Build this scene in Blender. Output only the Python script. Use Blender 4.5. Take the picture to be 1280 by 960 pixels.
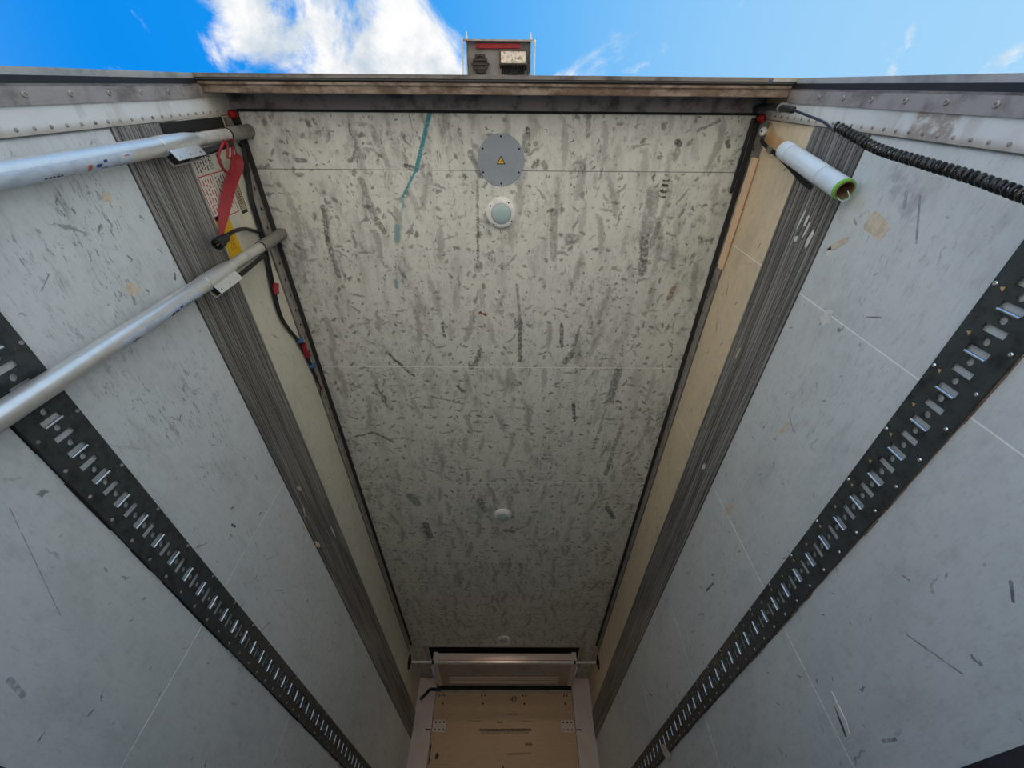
import bpy, bmesh, math, random
from mathutils import Vector, Matrix
random.seed(7)
for o in list(bpy.data.objects): bpy.data.objects.remove(o, do_unlink=True)
S = bpy.context.scene
COL = S.collection
ZC = 0.25              # camera height above the trailer floor; measured heights below are relative to it
H = 2.273 + ZC         # ceiling height
W = 1.24               # half width between the side walls
PI = math.pi

# ------------------------------------------------------------------ camera
cam = bpy.data.cameras.new('camera'); co = bpy.data.objects.new('camera', cam); COL.objects.link(co)
cam.sensor_width = 36.0; cam.lens = 507.4 / 1280 * 36.0; cam.clip_start = 0.01; cam.clip_end = 500
rx = Vector((0.99998, -0.0062, 0.0010)); fx = Vector((0.0042, 0.5935, 0.8048)).normalized()
ux = rx.cross(-fx).normalized() * -1 if rx.cross(-fx).z < 0 else rx.cross(-fx).normalized()
ux = (-fx).cross(rx).normalized(); rx = ux.cross(-fx).normalized()
co.matrix_world = Matrix(((rx.x, ux.x, -fx.x, 0.0645), (rx.y, ux.y, -fx.y, 0.0), (rx.z, ux.z, -fx.z, ZC), (0, 0, 0, 1)))
S.camera = co

# ------------------------------------------------------------------ node helper
class NT:
    def __init__(s, tree): s.t = tree; s.n = tree.nodes; s.l = tree.links
    def node(s, typ, **kw):
        nd = s.n.new(typ)
        for k, v in kw.items(): setattr(nd, k, v)
        return nd
    def put(s, sock, v):
        if v is None: return
        if hasattr(v, 'is_output') or hasattr(v, 'links'): s.l.new(v, sock)
        elif isinstance(v, (tuple, list)) and len(v) == 3 and sock.type == 'RGBA': sock.default_value = (*v, 1)
        else: sock.default_value = v
    def m(s, op, a, b=None, c=None, clamp=False):
        nd = s.node('ShaderNodeMath', operation=op, use_clamp=clamp)
        for i, v in enumerate((a, b, c)):
            if v is not None: s.put(nd.inputs[i], v)
        return nd.outputs[0]
    def vm(s, op, a, b=None, out=0, scale=None):
        nd = s.node('ShaderNodeVectorMath', operation=op)
        s.put(nd.inputs[0], a)
        if b is not None: s.put(nd.inputs[1], b)
        if scale is not None: s.put(nd.inputs['Scale'], scale)
        return nd.outputs[out]
    def xyz(s, x, y, z):
        nd = s.node('ShaderNodeCombineXYZ')
        for i, v in enumerate((x, y, z)): s.put(nd.inputs[i], v)
        return nd.outputs[0]
    def sep(s, v):
        nd = s.node('ShaderNodeSeparateXYZ'); s.put(nd.inputs[0], v); return nd.outputs
    def mix(s, f, a, b, blend='MIX'):
        nd = s.node('ShaderNodeMix', data_type='RGBA', blend_type=blend)
        s.put(nd.inputs[0], f); s.put(nd.inputs[6], a); s.put(nd.inputs[7], b)
        return nd.outputs[2]
    def noise(s, v, scale, detail=4, rough=0.55, dist=0.0, col=False):
        nd = s.node('ShaderNodeTexNoise'); s.put(nd.inputs['Vector'], v); nd.inputs['Scale'].default_value = scale
        nd.inputs['Detail'].default_value = detail; nd.inputs['Roughness'].default_value = rough; nd.inputs['Distortion'].default_value = dist
        return nd.outputs['Color' if col else 'Fac']
    def sstep(s, v, lo, hi, to0=0.0, to1=1.0):
        nd = s.node('ShaderNodeMapRange', interpolation_type='SMOOTHSTEP'); s.put(nd.inputs[0], v)
        nd.inputs[1].default_value = lo; nd.inputs[2].default_value = hi; nd.inputs[3].default_value = to0; nd.inputs[4].default_value = to1
        return nd.outputs[0]
    def pos(s): return s.node('ShaderNodeNewGeometry').outputs['Position']

# ------------------------------------------------------------------ sky
w = bpy.data.worlds.new('sky'); S.world = w; w.use_nodes = True
n = NT(w.node_tree); n.n.clear()
d = n.node('ShaderNodeTexCoord').outputs['Generated']
dx, dy, dz = n.sep(d)
zz = n.m('MAXIMUM', dz, 0.06)
u = n.m('DIVIDE', dx, zz); v = n.m('DIVIDE', dy, zz)
# clear sky: deep azure away from the sun (left), paler towards it (right), whiter to the horizon
t = n.sstep(dx, -0.72, 0.72)
rp = n.node('ShaderNodeValToRGB'); n.put(rp.inputs[0], t)
rp.color_ramp.elements[0].position = 0.0; rp.color_ramp.elements[0].color = (0.003, 0.27, 0.87, 1)
rp.color_ramp.elements[1].position = 1.0; rp.color_ramp.elements[1].color = (0.36, 0.66, 0.95, 1)
e = rp.color_ramp.elements.new(0.28); e.color = (0.02, 0.33, 0.90, 1)
e = rp.color_ramp.elements.new(0.58); e.color = (0.13, 0.47, 0.94, 1)
sky = n.mix(n.sstep(dz, 0.80, 0.0), rp.outputs[0], (0.92, 1.24, 1.60))
# clouds on a flat layer overhead
uv = n.xyz(u, v, 0.3)
c1 = n.noise(uv, 4.6, 9, 0.63, 0.35)
c2 = n.noise(uv, 1.0, 3, 0.5)
# the big cumulus bank standing over the rear edge, left of centre
du = n.m('DIVIDE', n.m('ADD', u, 0.315), 0.27); dv = n.m('DIVIDE', n.m('ADD', v, 0.07), 0.55)
bank = n.sstep(n.m('ADD', n.m('MULTIPLY', du, du), n.m('MULTIPLY', dv, dv)), 1.25, 0.15)
rest = n.m('MULTIPLY', n.sstep(c2, 0.50, 0.68), n.sstep(n.m('ABSOLUTE', n.m('ADD', v, 0.05)), 0.25, 0.7))
dens = n.m('ADD', n.m('ADD', n.m('MULTIPLY', c1, 1.7), -0.35), n.m('MULTIPLY', n.m('MAXIMUM', bank, rest), 0.22))
mask = n.sstep(dens, 0.56, 0.80)
c3 = n.noise(uv, 9.0, 5, 0.6)
cloud = n.mix(n.sstep(c3, 0.35, 0.65), (0.58, 0.67, 0.76), (1.0, 1.0, 1.0))
sky = n.mix(n.m('MULTIPLY', mask, n.sstep(dz, 0.02, 0.2)), sky, cloud)
SKY_GAIN = 1.0
bg = n.node('ShaderNodeBackground'); n.put(bg.inputs[0], sky); bg.inputs[1].default_value = SKY_GAIN
n.l.new(bg.outputs[0], n.node('ShaderNodeOutputWorld').inputs[0])

# ------------------------------------------------------------------ sun (right of the trailer, a little ahead; never shines in)
sl = bpy.data.lights.new('sun', 'SUN'); sl.energy = 11.5; sl.angle = 0.009; sl.color = (1.0, 0.91, 0.77)
so = bpy.data.objects.new('sun', sl); COL.objects.link(so)
so.rotation_euler = Vector((0.72, 0.22, 0.95)).to_track_quat('Z', 'Y').to_euler(); so.location = (8, 3, 12)

S.view_settings.view_transform = 'Standard'; S.view_settings.look = 'None'
S.view_settings.gamma = 1.0; S.view_settings.use_curve_mapping = False
S.view_settings.exposure = 0.0
S.cycles.max_bounces = 14; S.cycles.diffuse_bounces = 10; S.cycles.glossy_bounces = 4
S.cycles.caustics_reflective = False; S.cycles.caustics_refractive = False

# ------------------------------------------------------------------ materials
def new_mat(name):
    m = bpy.data.materials.new(name); m.use_nodes = True
    t = NT(m.node_tree); b = m.node_tree.nodes['Principled BSDF']
    return m, t, b
def bump(t, b, h, strength=0.3, dist=0.002):
    nd = t.node('ShaderNodeBump'); nd.inputs['Strength'].default_value = strength; nd.inputs['Distance'].default_value = dist
    t.put(nd.inputs['Height'], h); t.l.new(nd.outputs[0], b.inputs['Normal'])

def stamp_group():
    # randomly turned, broken smears, one per Voronoi cell. UV in metres
    g = bpy.data.node_groups.new('smear', 'ShaderNodeTree')
    for nm, ty in (('UV', 'NodeSocketVector'), ('Scale', 'NodeSocketFloat'), ('Long', 'NodeSocketFloat'), ('Short', 'NodeSocketFloat'), ('Turn', 'NodeSocketFloat'), ('Share', 'NodeSocketFloat')):
        g.interface.new_socket(nm, in_out='INPUT', socket_type=ty)
    g.interface.new_socket('Mask', in_out='OUTPUT', socket_type='NodeSocketFloat')
    t = NT(g); i = t.node('NodeGroupInput').outputs; o = t.node('NodeGroupOutput')
    vo = t.node('ShaderNodeTexVoronoi', voronoi_dimensions='2D'); t.put(vo.inputs['Vector'], i['UV']); t.put(vo.inputs['Scale'], i['Scale'])
    cs = t.node('ShaderNodeSeparateColor'); t.put(cs.inputs[0], vo.outputs['Color'])
    wob = t.noise(i['UV'], 30, 3, 0.6, col=True)
    loc = t.vm('SUBTRACT', i['UV'], vo.outputs['Position'])
    loc = t.vm('ADD', loc, t.vm('SCALE', t.vm('SUBTRACT', wob, (0.5, 0.5, 0.5)), scale=0.045))
    ang = t.m('MULTIPLY', t.m('SUBTRACT', cs.outputs[0], 0.5), i['Turn'])
    vr = t.node('ShaderNodeVectorRotate', rotation_type='Z_AXIS'); t.put(vr.inputs['Vector'], loc); t.put(vr.inputs['Angle'], ang)
    x, y, z = t.sep(vr.outputs[0])
    bend = t.m('MULTIPLY', t.m('MULTIPLY', y, y), t.m('MULTIPLY', t.m('SUBTRACT', cs.outputs[2], 0.5), 2.5))
    x = t.m('DIVIDE', t.m('ADD', x, bend), i['Short']); y = t.m('DIVIDE', y, t.m('MULTIPLY', i['Long'], t.m('ADD', 0.3, cs.outputs[2])))
    r2 = t.m('ADD', t.m('MULTIPLY', x, x), t.m('MULTIPLY', y, y))
    k = t.sstep(r2, 1.0, 0.0)
    k = t.m('MULTIPLY', k, t.m('LESS_THAN', cs.outputs[1], i['Share']))
    br = t.noise(t.vm('MULTIPLY', i['UV'], (1.0, 0.45, 1.0)), 150, 4, 0.72)
    k = t.m('MULTIPLY', k, t.sstep(t.m('ADD', br, t.m('MULTIPLY', k, 0.22)), 0.46, 0.66))
    t.put(o.inputs[0], t.m('MULTIPLY', k, t.m('ADD', 0.35, t.m('MULTIPLY', cs.outputs[2], 0.65))))
    return g
SMEAR = stamp_group()
def smear(t, uv, scale, lng, sht, turn, share):
    nd = t.node('ShaderNodeGroup'); nd.node_tree = SMEAR
    for k, v in (('UV', uv), ('Scale', scale), ('Long', lng), ('Short', sht), ('Turn', turn), ('Share', share)): t.put(nd.inputs[k], v)
    return nd.outputs[0]
def stroke_group():
    # one mark with a place of its own: a segment A-B of a given half width, laid over the marks before it
    g = bpy.data.node_groups.new('mark', 'ShaderNodeTree')
    for nm, ty in (('UV', 'NodeSocketVector'), ('A', 'NodeSocketVector'), ('B', 'NodeSocketVector'), ('Half', 'NodeSocketFloat'), ('Grit', 'NodeSocketFloat'), ('Gain', 'NodeSocketFloat'), ('Before', 'NodeSocketFloat')):
        g.interface.new_socket(nm, in_out='INPUT', socket_type=ty)
    g.interface.new_socket('Mask', in_out='OUTPUT', socket_type='NodeSocketFloat')
    t = NT(g); i = t.node('NodeGroupInput').outputs
    pa = t.vm('SUBTRACT', i['UV'], i['A']); ba = t.vm('SUBTRACT', i['B'], i['A'])
    h = t.m('DIVIDE', t.vm('DOT_PRODUCT', pa, ba, out=1), t.vm('DOT_PRODUCT', ba, ba, out=1), clamp=True)
    dd = t.vm('LENGTH', t.vm('SUBTRACT', pa, t.vm('SCALE', ba, scale=h)), out=1)
    k = t.sstep(t.m('DIVIDE', dd, i['Half']), 1.0, 0.55)
    k = t.m('MAXIMUM', i['Before'], t.m('MULTIPLY', t.m('MULTIPLY', k, i['Grit']), i['Gain']))
    t.put(t.node('NodeGroupOutput').inputs[0], k)
    return g
MARK = stroke_group()
def marks(t, uv, lst, grit):
    out = 0.0
    for a, b, hw, g in lst:
        nd = t.node('ShaderNodeGroup'); nd.node_tree = MARK
        t.put(nd.inputs['UV'], uv); nd.inputs['A'].default_value = (*a, 0); nd.inputs['B'].default_value = (b[0] + 1e-3, b[1] + 1e-3, 0); nd.inputs['Half'].default_value = hw
        t.put(nd.inputs['Grit'], grit); nd.inputs['Gain'].default_value = g; t.put(nd.inputs['Before'], out)
        out = nd.outputs[0]
    return out

def mat_ceiling(y_lo, y_hi):
    near = lambda lst: [q for q in lst if max(q[0][1], q[1][1]) + 0.06 > y_lo and min(q[0][1], q[1][1]) - 0.06 < y_hi]
    m, t, b = new_mat('scuffed_ceiling_paint')
    p = t.pos(); x, y, z = t.sep(p); uv = t.xyz(x, y, 0.0)
    warp = t.vm('ADD', uv, t.vm('SCALE', t.vm('SUBTRACT', t.noise(uv, 22, 4, 0.6, col=True), (0.5, 0.5, 0.5)), scale=0.028))
    st = t.xyz(t.m('MULTIPLY', x, 1.0), t.m('MULTIPLY', y, 0.22), 0.0)
    base = t.mix(t.noise(uv, 1.3, 4), (0.75, 0.765, 0.71), (0.83, 0.84, 0.79))
    # long soft grime tracks running down the trailer where the loads rub, finer flecks over them
    tracks = t.sstep(t.noise(st, 9, 7, 0.68), 0.47, 0.70)
    clouds = t.sstep(t.noise(t.vm('MULTIPLY', uv, (1.0, 0.7, 1.0)), 12, 9, 0.76), 0.45, 0.66)
    fine = t.sstep(t.noise(t.vm('MULTIPLY', uv, (1.0, 0.5, 1.0)), 46, 7, 0.78), 0.50, 0.66)
    zone = t.sstep(t.noise(uv, 2.3, 4), 0.36, 0.60)
    fleck = t.m('MULTIPLY', t.sstep(t.noise(t.vm('MULTIPLY', uv, (1.0, 0.34, 1.0)), 36, 6, 0.72, 0.4), 0.59, 0.68), t.m('ADD', 0.25, zone))
    edge = t.sstep(t.m('ABSOLUTE', x), 0.92, 1.18)
    g = t.m('ADD', t.m('MULTIPLY', tracks, 0.30), t.m('MULTIPLY', t.m('MULTIPLY', clouds, t.m('ADD', zone, t.m('MULTIPLY', edge, 0.5))), 0.36))
    g = t.m('ADD', g, t.m('MULTIPLY', t.m('MULTIPLY', fine, t.m('ADD', 0.35, zone)), 0.34))
    col = t.mix(t.m('MINIMUM', g, 0.8), base, (0.19, 0.187, 0.18))
    far = t.sstep(y, 1.8, 3.6, 1.0, 0.45)
    col = t.mix(t.m('MULTIPLY', t.m('MULTIPLY', fleck, far), 0.65), col, (0.10, 0.098, 0.095))
    s1 = smear(t, uv, 5.0, 0.16, 0.026, 0.7, 0.6)
    s2 = smear(t, t.vm('ADD', uv, (3.3, 1.7, 0)), 9.0, 0.055, 0.011, 4.0, 0.7)
    s3 = smear(t, t.vm('ADD', uv, (7.1, 4.2, 0)), 13.0, 0.024, 0.014, 6.0, 0.65)
    s4 = smear(t, t.vm('ADD', uv, (1.9, 8.2, 0)), 3.2, 0.20, 0.030, 0.5, 0.7)
    s5 = smear(t, t.vm('ADD', uv, (5.9, 2.6, 0)), 21.0, 0.012, 0.006, 6.0, 0.6)
    sm = t.m('MAXIMUM', t.m('MAXIMUM', t.m('MULTIPLY', s1, 0.42), t.m('MULTIPLY', s2, 0.60)), t.m('MAXIMUM', t.m('MULTIPLY', s3, 0.75), t.m('MAXIMUM', t.m('MULTIPLY', s4, 0.42), t.m('MULTIPLY', t.m('MULTIPLY', s5, far), 0.8))))
    col = t.mix(sm, col, (0.085, 0.083, 0.08))
    # marks with a place of their own
    grit = t.sstep(t.noise(uv, 48, 4, 0.7), 0.30, 0.55)
    L = [((-.926, .525), (-.950, .699), .016, .75), ((-.950, .699), (-.936, .906), .018, .6), ((-.105, .346), (-.116, .55), .009, .5), ((-.116, .57), (-.122, .80), .010, .6), ((-.12, .83), (-.125, .85), .03, .6),
         ((.141, .175), (.141, .178), .018, .9), ((.138, .195), (.136, .25), .026, .55), ((-.10, .34), (-.14, .27), .018, .65), ((-.10, .352), (-.09, .365), .022, .7),
         ((.175, .33), (.19, .30), .014, .7), ((.22, .31), (.235, .33), .018, .6), ((.292, .544), (.304, .79), .024, .45), ((.305, .65), (.308, .78), .012, .5),
         ((.870, .218), (.874, .225), .022, .9), ((.872, .255), (.872, .29), .020, .55), ((.845, .262), (.850, .44), .022, .28),
         ((.838, .36), (.862, .36), .006, .9), ((.838, .385), (.862, .385), .007, .95), ((.835, .41), (.862, .41), .008, 1), ((.832, .435), (.86, .435), .008, 1), ((.83, .46), (.858, .46), .007, 1),
         ((.80, .44), (.80, .64), .045, .42), ((.80, .665), (.824, .868), .030, .72), ((.86, .60), (.84, .72), .02, .5), ((.385, .681), (.415, .681), .035, .5),
         ((-.747, 1.424), (-.60, 1.61), .013, .9), ((-.365, 1.214), (-.362, 1.301), .013, .85), ((-.136, 1.407), (-.167, 1.514), .020, .75), ((-.20, 1.50), (-.20, 1.54), .024, .6),
         ((-1.133, 2.186), (-.971, 2.143), .012, .75), ((-.971, 2.143), (-.841, 2.244), .014, .75), ((.122, 1.183), (.128, 1.48), .017, .75), ((.10, .95), (.122, 1.18), .010, .6),
         ((.384, 1.209), (.396, 1.366), .016, .8), ((.50, 1.22), (.47, 1.42), .012, .6), ((.47, 1.42), (.43, 1.49), .026, .7), ((.80, 1.55), (.775, 1.83), .036, .62), ((.83, 1.82), (.86, 1.84), .012, .8),
         ((.522, 1.856), (.543, 2.01), .015, .9), ((.76, 1.9), (.72, 2.3), .012, .4), ((.902, 2.087), (.86, 2.6), .022, .5), ((-.30, 1.70), (-.27, 1.74), .018, .8), ((-.497, 1.79), (-.27, 1.86), .008, .6),
         ((-.871, 1.687), (-.83, 1.88), .012, .6), ((-.84, 1.80), (-.84, 1.83), .025, .7), ((.42, .10), (.43, .19), .016, .5), ((-.60, .17), (-.55, .33), .02, .35), ((-.70, .40), (-.66, .60), .024, .55),
         ((-.66, .58), (-.63, .64), .02, .7), ((1.10, .20), (1.115, .23), .014, .8), ((.95, .17), (1.04, .13), .008, .6), ((-.46, .33), (-.42, .34), .016, .9), ((-1.0, .31), (-.96, .31), .014, .7),
         ((.94, 3.05), (1.02, 3.2), .03, .8), ((-.80, 2.9), (-.76, 3.0), .05, .6), ((-.72, 3.3), (-.70, 3.5), .04, .7), ((.02, 3.4), (.10, 3.42), .03, .7), ((-.2, 2.95), (-.16, 3.1), .04, .6)]
    col = t.mix(marks(t, warp, near(L), grit), col, (0.055, 0.053, 0.05))
    T = [((-.317, .108), (-.415, .348), .0125, .95), ((-.415, .348), (-.50, .47), .008, .9), ((-.50, .47), (-.505, .52), .010, .6), ((-.51, .53), (-.53, .58), .010, .3), ((-.552, .625), (-.566, .69), .020, .55), ((-.612, .93), (-.612, .965), .016, .6)]
    hatch = t.sstep(t.noise(uv, 130, 3), 0.25, 0.48)
    col = t.mix(marks(t, uv, near(T), hatch), col, (0.03, 0.30, 0.36))
    B = [((-.125, 1.13), (-.09, 1.146), .010, 1), ((.0, 1.07), (.012, 1.085), .008, .8), ((1.03, .96), (1.015, 1.03), .018, .7)]
    col = t.mix(marks(t, warp, near(B), grit), col, (0.20, 0.075, 0.02))
    b.inputs['Roughness'].default_value = 0.55; t.put(b.inputs['Base Color'], col); b.inputs['Specular IOR Level'].default_value = 0.35
    bump(t, b, t.noise(uv, 60, 3), 0.12, 0.001)
    return m

def mat_wall(name, side):
    m, t, b = new_mat(name)
    p = t.pos(); x, y, z = t.sep(p); uv = t.xyz(z, y, 0.0)     # long axis of the smears runs down the trailer
    base = t.mix(t.noise(uv, 0.9, 4), (0.63, 0.675, 0.70), (0.70, 0.74, 0.76))
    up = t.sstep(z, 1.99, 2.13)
    bounce_cream = (0.80, 0.66, 0.46) if side > 0 else (0.70, 0.68, 0.56)
    base = t.mix(t.m('MULTIPLY', up, 0.9), base, bounce_cream)  # warm ground bounce put into the wall colour above the strip, stronger at right
    st = t.xyz(t.m('MULTIPLY', z, 1.0), t.m('MULTIPLY', y, 0.16), 0.0)
    band = t.m('MULTIPLY', t.sstep(z, 1.15, 1.45), t.sstep(z, 1.80, 1.55))
    near = t.sstep(y, 2.2, 0.3)
    scr = t.sstep(t.noise(st, 30, 7, 0.76), 0.52, 0.66)
    patch = t.sstep(t.noise(t.vm('MULTIPLY', uv, (1.0, 0.55, 1.0)), 4.2, 4), 0.44, 0.58)
    dash = t.sstep(t.noise(t.vm('MULTIPLY', uv, (1.0, 0.26, 1.0)), 84, 5, 0.70), 0.55, 0.635)
    wear = t.m('MULTIPLY', t.m('MULTIPLY', band, patch), t.m('ADD', 0.22 if side < 0 else 0.12, t.m('MULTIPLY', near, 0.75 if side < 0 else 0.16)))
    g = t.m('MULTIPLY', scr, t.m('ADD', 0.10, t.m('MULTIPLY', wear, 0.55)))
    soft = t.sstep(t.noise(t.vm('MULTIPLY', uv, (1, 0.4, 1)), 5.5, 8, 0.70), 0.46, 0.72)
    mott = t.sstep(t.noise(t.vm('MULTIPLY', uv, (1, 0.6, 1)), 24, 7, 0.75), 0.45, 0.70)
    g = t.m('ADD', g, t.m('ADD', t.m('MULTIPLY', soft, 0.21), t.m('MULTIPLY', mott, 0.16)))
    col = t.mix(g, base, (0.20, 0.205, 0.205))
    col = t.mix(t.m('MULTIPLY', dash, t.m('ADD', 0.10, t.m('MULTIPLY', wear, 0.75))), col, (0.085, 0.088, 0.095))
    s1 = smear(t, t.vm('ADD', uv, (2.0 * side + 3, 1.7, 0)), 4.0, 0.06, 0.006, 2.2, 0.35)
    s2 = smear(t, t.vm('ADD', uv, (7.1, 4.2 + side, 0)), 9.0, 0.016, 0.006, 3.0, 0.40)
    s3 = smear(t, t.vm('ADD', uv, (4.1, 9.2 + side, 0)), 2.2, 0.20, 0.004, 2.6, 0.45)
    sm = t.m('MAXIMUM', t.m('MULTIPLY', s1, 0.6), t.m('MAXIMUM', t.m('MULTIPLY', s2, 0.75), t.m('MULTIPLY', s3, 0.22)))
    col = t.mix(sm, col, (0.09, 0.092, 0.10))
    grit = t.sstep(t.noise(uv, 48, 4, 0.7), 0.32, 0.52)
    if side < 0:
        L = [((1.32, .545), (1.30, .62), .012, .5), ((1.52, .60), (1.51, .615), .011, .95), ((1.143, 1.673), (1.15, 1.70), .012, .95), ((1.11, 1.70), (1.11, 1.72), .007, .8), ((.395, 1.26), (.38, 1.33), .014, .5), ((1.107, .44), (1.06, .47), .004, .6), ((.66, .9), (.55, 1.25), .003, .5)]
    else:
        L = [((1.21, .61), (1.16, .585), .006, .8), ((1.26, .25), (1.19, .36), .007, .6), ((1.20, 2.30), (1.215, 2.42), .012, .95), ((1.23, 2.26), (1.235, 2.28), .010, .9), ((1.16, 4.02), (1.19, 4.07), .014, .95), ((.525, 1.30), (.40, 1.22), .006, .6), ((.49, .93), (.46, .96), .008, .8), ((.36, 1.65), (.35, 1.59), .01, .6), ((1.31, .25), (1.29, .285), .012, .5)]
    L = [((a[0] + ZC, a[1]), (c[0] + ZC, c[1]), h * 0.62, g2) for a, c, h, g2 in L]
    col = t.mix(marks(t, uv, L, grit), col, (0.05, 0.052, 0.06))
    if side > 0:    # rust-brown run below the corner lamp, and the glue ghost of an old label
        R = [((2.19 + ZC, .17), (1.98 + ZC, .235), .045, .8)]
        warp = t.vm('ADD', uv, t.vm('SCALE', t.vm('SUBTRACT', t.noise(uv, 9, 4, 0.6, col=True), (0.5, 0.5, 0.5)), scale=0.08))
        col = t.mix(marks(t, warp, R, t.sstep(t.noise(uv, 12, 4), 0.3, 0.6)), col, (0.62, 0.33, 0.12))
        G = [((1.36 + ZC, .225), (1.27 + ZC, .26), .055, .5)]
        col = t.mix(marks(t, warp, G, t.sstep(t.noise(uv, 22, 5), 0.38, 0.6)), col, (0.38, 0.38, 0.45))
    b.inputs['Roughness'].default_value = 0.50; t.put(b.inputs['Base Color'], col); b.inputs['Specular IOR Level'].default_value = 0.35
    bump(t, b, t.noise(uv, 14, 4), 0.10, 0.002)
    return m

def mat_simple(name, col, rough=0.5, metal=0.0, var=0.25, scale=12, dark=None, spec=0.5, bmp=0.0):
    m, t, b = new_mat(name)
    p = t.pos(); k = t.noise(p, scale, 5, 0.62)
    dk = dark or tuple(c * 0.55 for c in col)
    t.put(b.inputs['Base Color'], t.mix(t.m('MULTIPLY', t.sstep(k, 0.42, 0.72), var * 2), col, dk))
    b.inputs['Roughness'].default_value = rough; b.inputs['Metallic'].default_value = metal; b.inputs['Specular IOR Level'].default_value = spec
    if bmp: bump(t, b, t.noise(p, scale * 5, 4), bmp, 0.001)
    return m

def mat_strip():
    # worn aluminium rub strip: dark streaks drawn along its length
    m, t, b = new_mat('worn_aluminium_strip')
    p = t.pos(); x, y, z = t.sep(p)
    st = t.xyz(t.m('MULTIPLY', z, 1.0), t.m('MULTIPLY', y, 0.05), t.m('MULTIPLY', x, 0.2))
    k1 = t.sstep(t.noise(st, 30, 3, 0.5), 0.36, 0.62); k2 = t.sstep(t.noise(st, 150, 3, 0.6), 0.40, 0.65)
    c = t.mix(k1, (0.20, 0.195, 0.19), (0.37, 0.365, 0.36))
    c = t.mix(t.m('MULTIPLY', k2, 0.16), c, (0.24, 0.235, 0.23))
    sp = t.sstep(t.noise(t.vm('MULTIPLY', p, (1, .4, 1)), 30, 6, 0.72), 0.58, 0.72)
    c = t.mix(t.m('MULTIPLY', sp, 0.65), c, (0.06, 0.06, 0.065))
    # near-black tone in the grooves (the lowest part of the section)
    dep = t.sstep(t.m('SUBTRACT', W, t.m('ABSOLUTE', x)), 0.0045, 0.0075)
    c = t.mix(dep, t.mix(0.8, c, (0.045, 0.043, 0.04)), c)
    t.put(b.inputs['Base Color'], c); b.inputs['Metallic'].default_value = 0.45; b.inputs['Roughness'].default_value = 0.45
    bump(t, b, k2, 0.12, 0.001)
    return m

def mat_rust_lip():
    m, t, b = new_mat('rust_stained_header_paint')
    p = t.pos(); x, y, z = t.sep(p)
    st = t.xyz(t.m('MULTIPLY', x, 0.6), y, z)
    k = t.sstep(t.noise(st, 22, 7, 0.7), 0.36, 0.62); k2 = t.sstep(t.noise(st, 7, 5, 0.65), 0.4, 0.65)
    c = t.mix(k, (0.31, 0.25, 0.205), (0.11, 0.07, 0.048)); c = t.mix(t.m('MULTIPLY', k2, 0.6), c, (0.165, 0.105, 0.072))
    t.put(b.inputs['Base Color'], c); b.inputs['Roughness'].default_value = 0.7
    bump(t, b, k, 0.3, 0.002)
    return m

def mat_post():
    m, t, b = new_mat('white_post_paint')
    p = t.pos(); x, y, z = t.sep(p)
    c = t.mix(t.m('MULTIPLY', t.sstep(t.noise(p, 7, 5, 0.62), 0.45, 0.72), 0.4), (0.70, 0.735, 0.75), (0.46, 0.43, 0.40))
    drip = t.sstep(t.noise(t.xyz(t.m('MULTIPLY', z, 1.0), t.m('MULTIPLY', y, 0.25), t.m('MULTIPLY', x, 0.1)), 16, 4), 0.52, 0.66)
    rim = t.sstep(y, 0.094, 0.117)
    c = t.mix(t.m('MULTIPLY', drip, 0.30), c, (0.34, 0.29, 0.25))
    c = t.mix(t.m('MULTIPLY', rim, t.m('ADD', 0.35, t.m('MULTIPLY', t.noise(p, 40, 4), 0.5))), c, (0.33, 0.25, 0.18))
    win = t.m('MULTIPLY', t.m('MULTIPLY', t.sstep(z, 1.505, 1.52), t.sstep(z, 1.665, 1.645)), t.m('GREATER_THAN', x, 0.0))
    top = t.sstep(z, 2.25, 2.45)
    c = t.mix(t.m('MULTIPLY', win, t.sstep(t.noise(p, 30, 5, 0.7), 0.35, 0.55)), c, (0.36, 0.32, 0.29))
    c = t.mix(t.m('MULTIPLY', top, 0.5), c, (0.42, 0.37, 0.34))
    t.put(b.inputs['Base Color'], c); b.inputs['Roughness'].default_value = 0.38
    return m

def mat_ply():
    m, t, b = new_mat('stained_plywood')
    p = t.pos(); x, y, z = t.sep(p); uv = t.xyz(x, z, 0.0)
    c = t.mix(t.noise(uv, 2.0, 5), (0.78, 0.56, 0.35), (0.70, 0.47, 0.27))
    gr = t.sstep(t.noise(t.xyz(t.m('MULTIPLY', x, 0.12), z, 0), 50, 5, 0.7), 0.45, 0.75); c = t.mix(t.m('MULTIPLY', gr, 0.3), c, (0.40, 0.24, 0.12))
    gt = t.sstep(t.noise(uv, 40, 4, 0.7), 0.30, 0.5)
    L = [((-.32, 1.648), (.365, 1.65), .016, .95), ((-.30, 1.62), (.33, 1.625), .02, .35), ((.03, 1.82), (.19, 1.82), .008, .6), ((-.08, 1.73), (-.02, 1.73), .012, .7), ((.05, 1.40), (.36, 1.41), .012, .5), ((.30, 1.50), (.37, 1.50), .018, .7), ((-.866, 1.37), (-.866, 1.39), .028, 1), ((-.5, 1.75), (-.3, 1.74), .006, .5), ((.25, 1.75), (.40, 1.74), .006, .5), ((0, 1.28), (0, 1.25), .012, .9)]
    L = [((a[0], a[1] + ZC), (q[0], q[1] + ZC), h, g) for a, q, h, g in L]
    c = t.mix(marks(t, uv, L, gt), c, (0.05, 0.035, 0.025))
    t.put(b.inputs['Base Color'], c); b.inputs['Roughness'].default_value = 0.6
    return m

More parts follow.
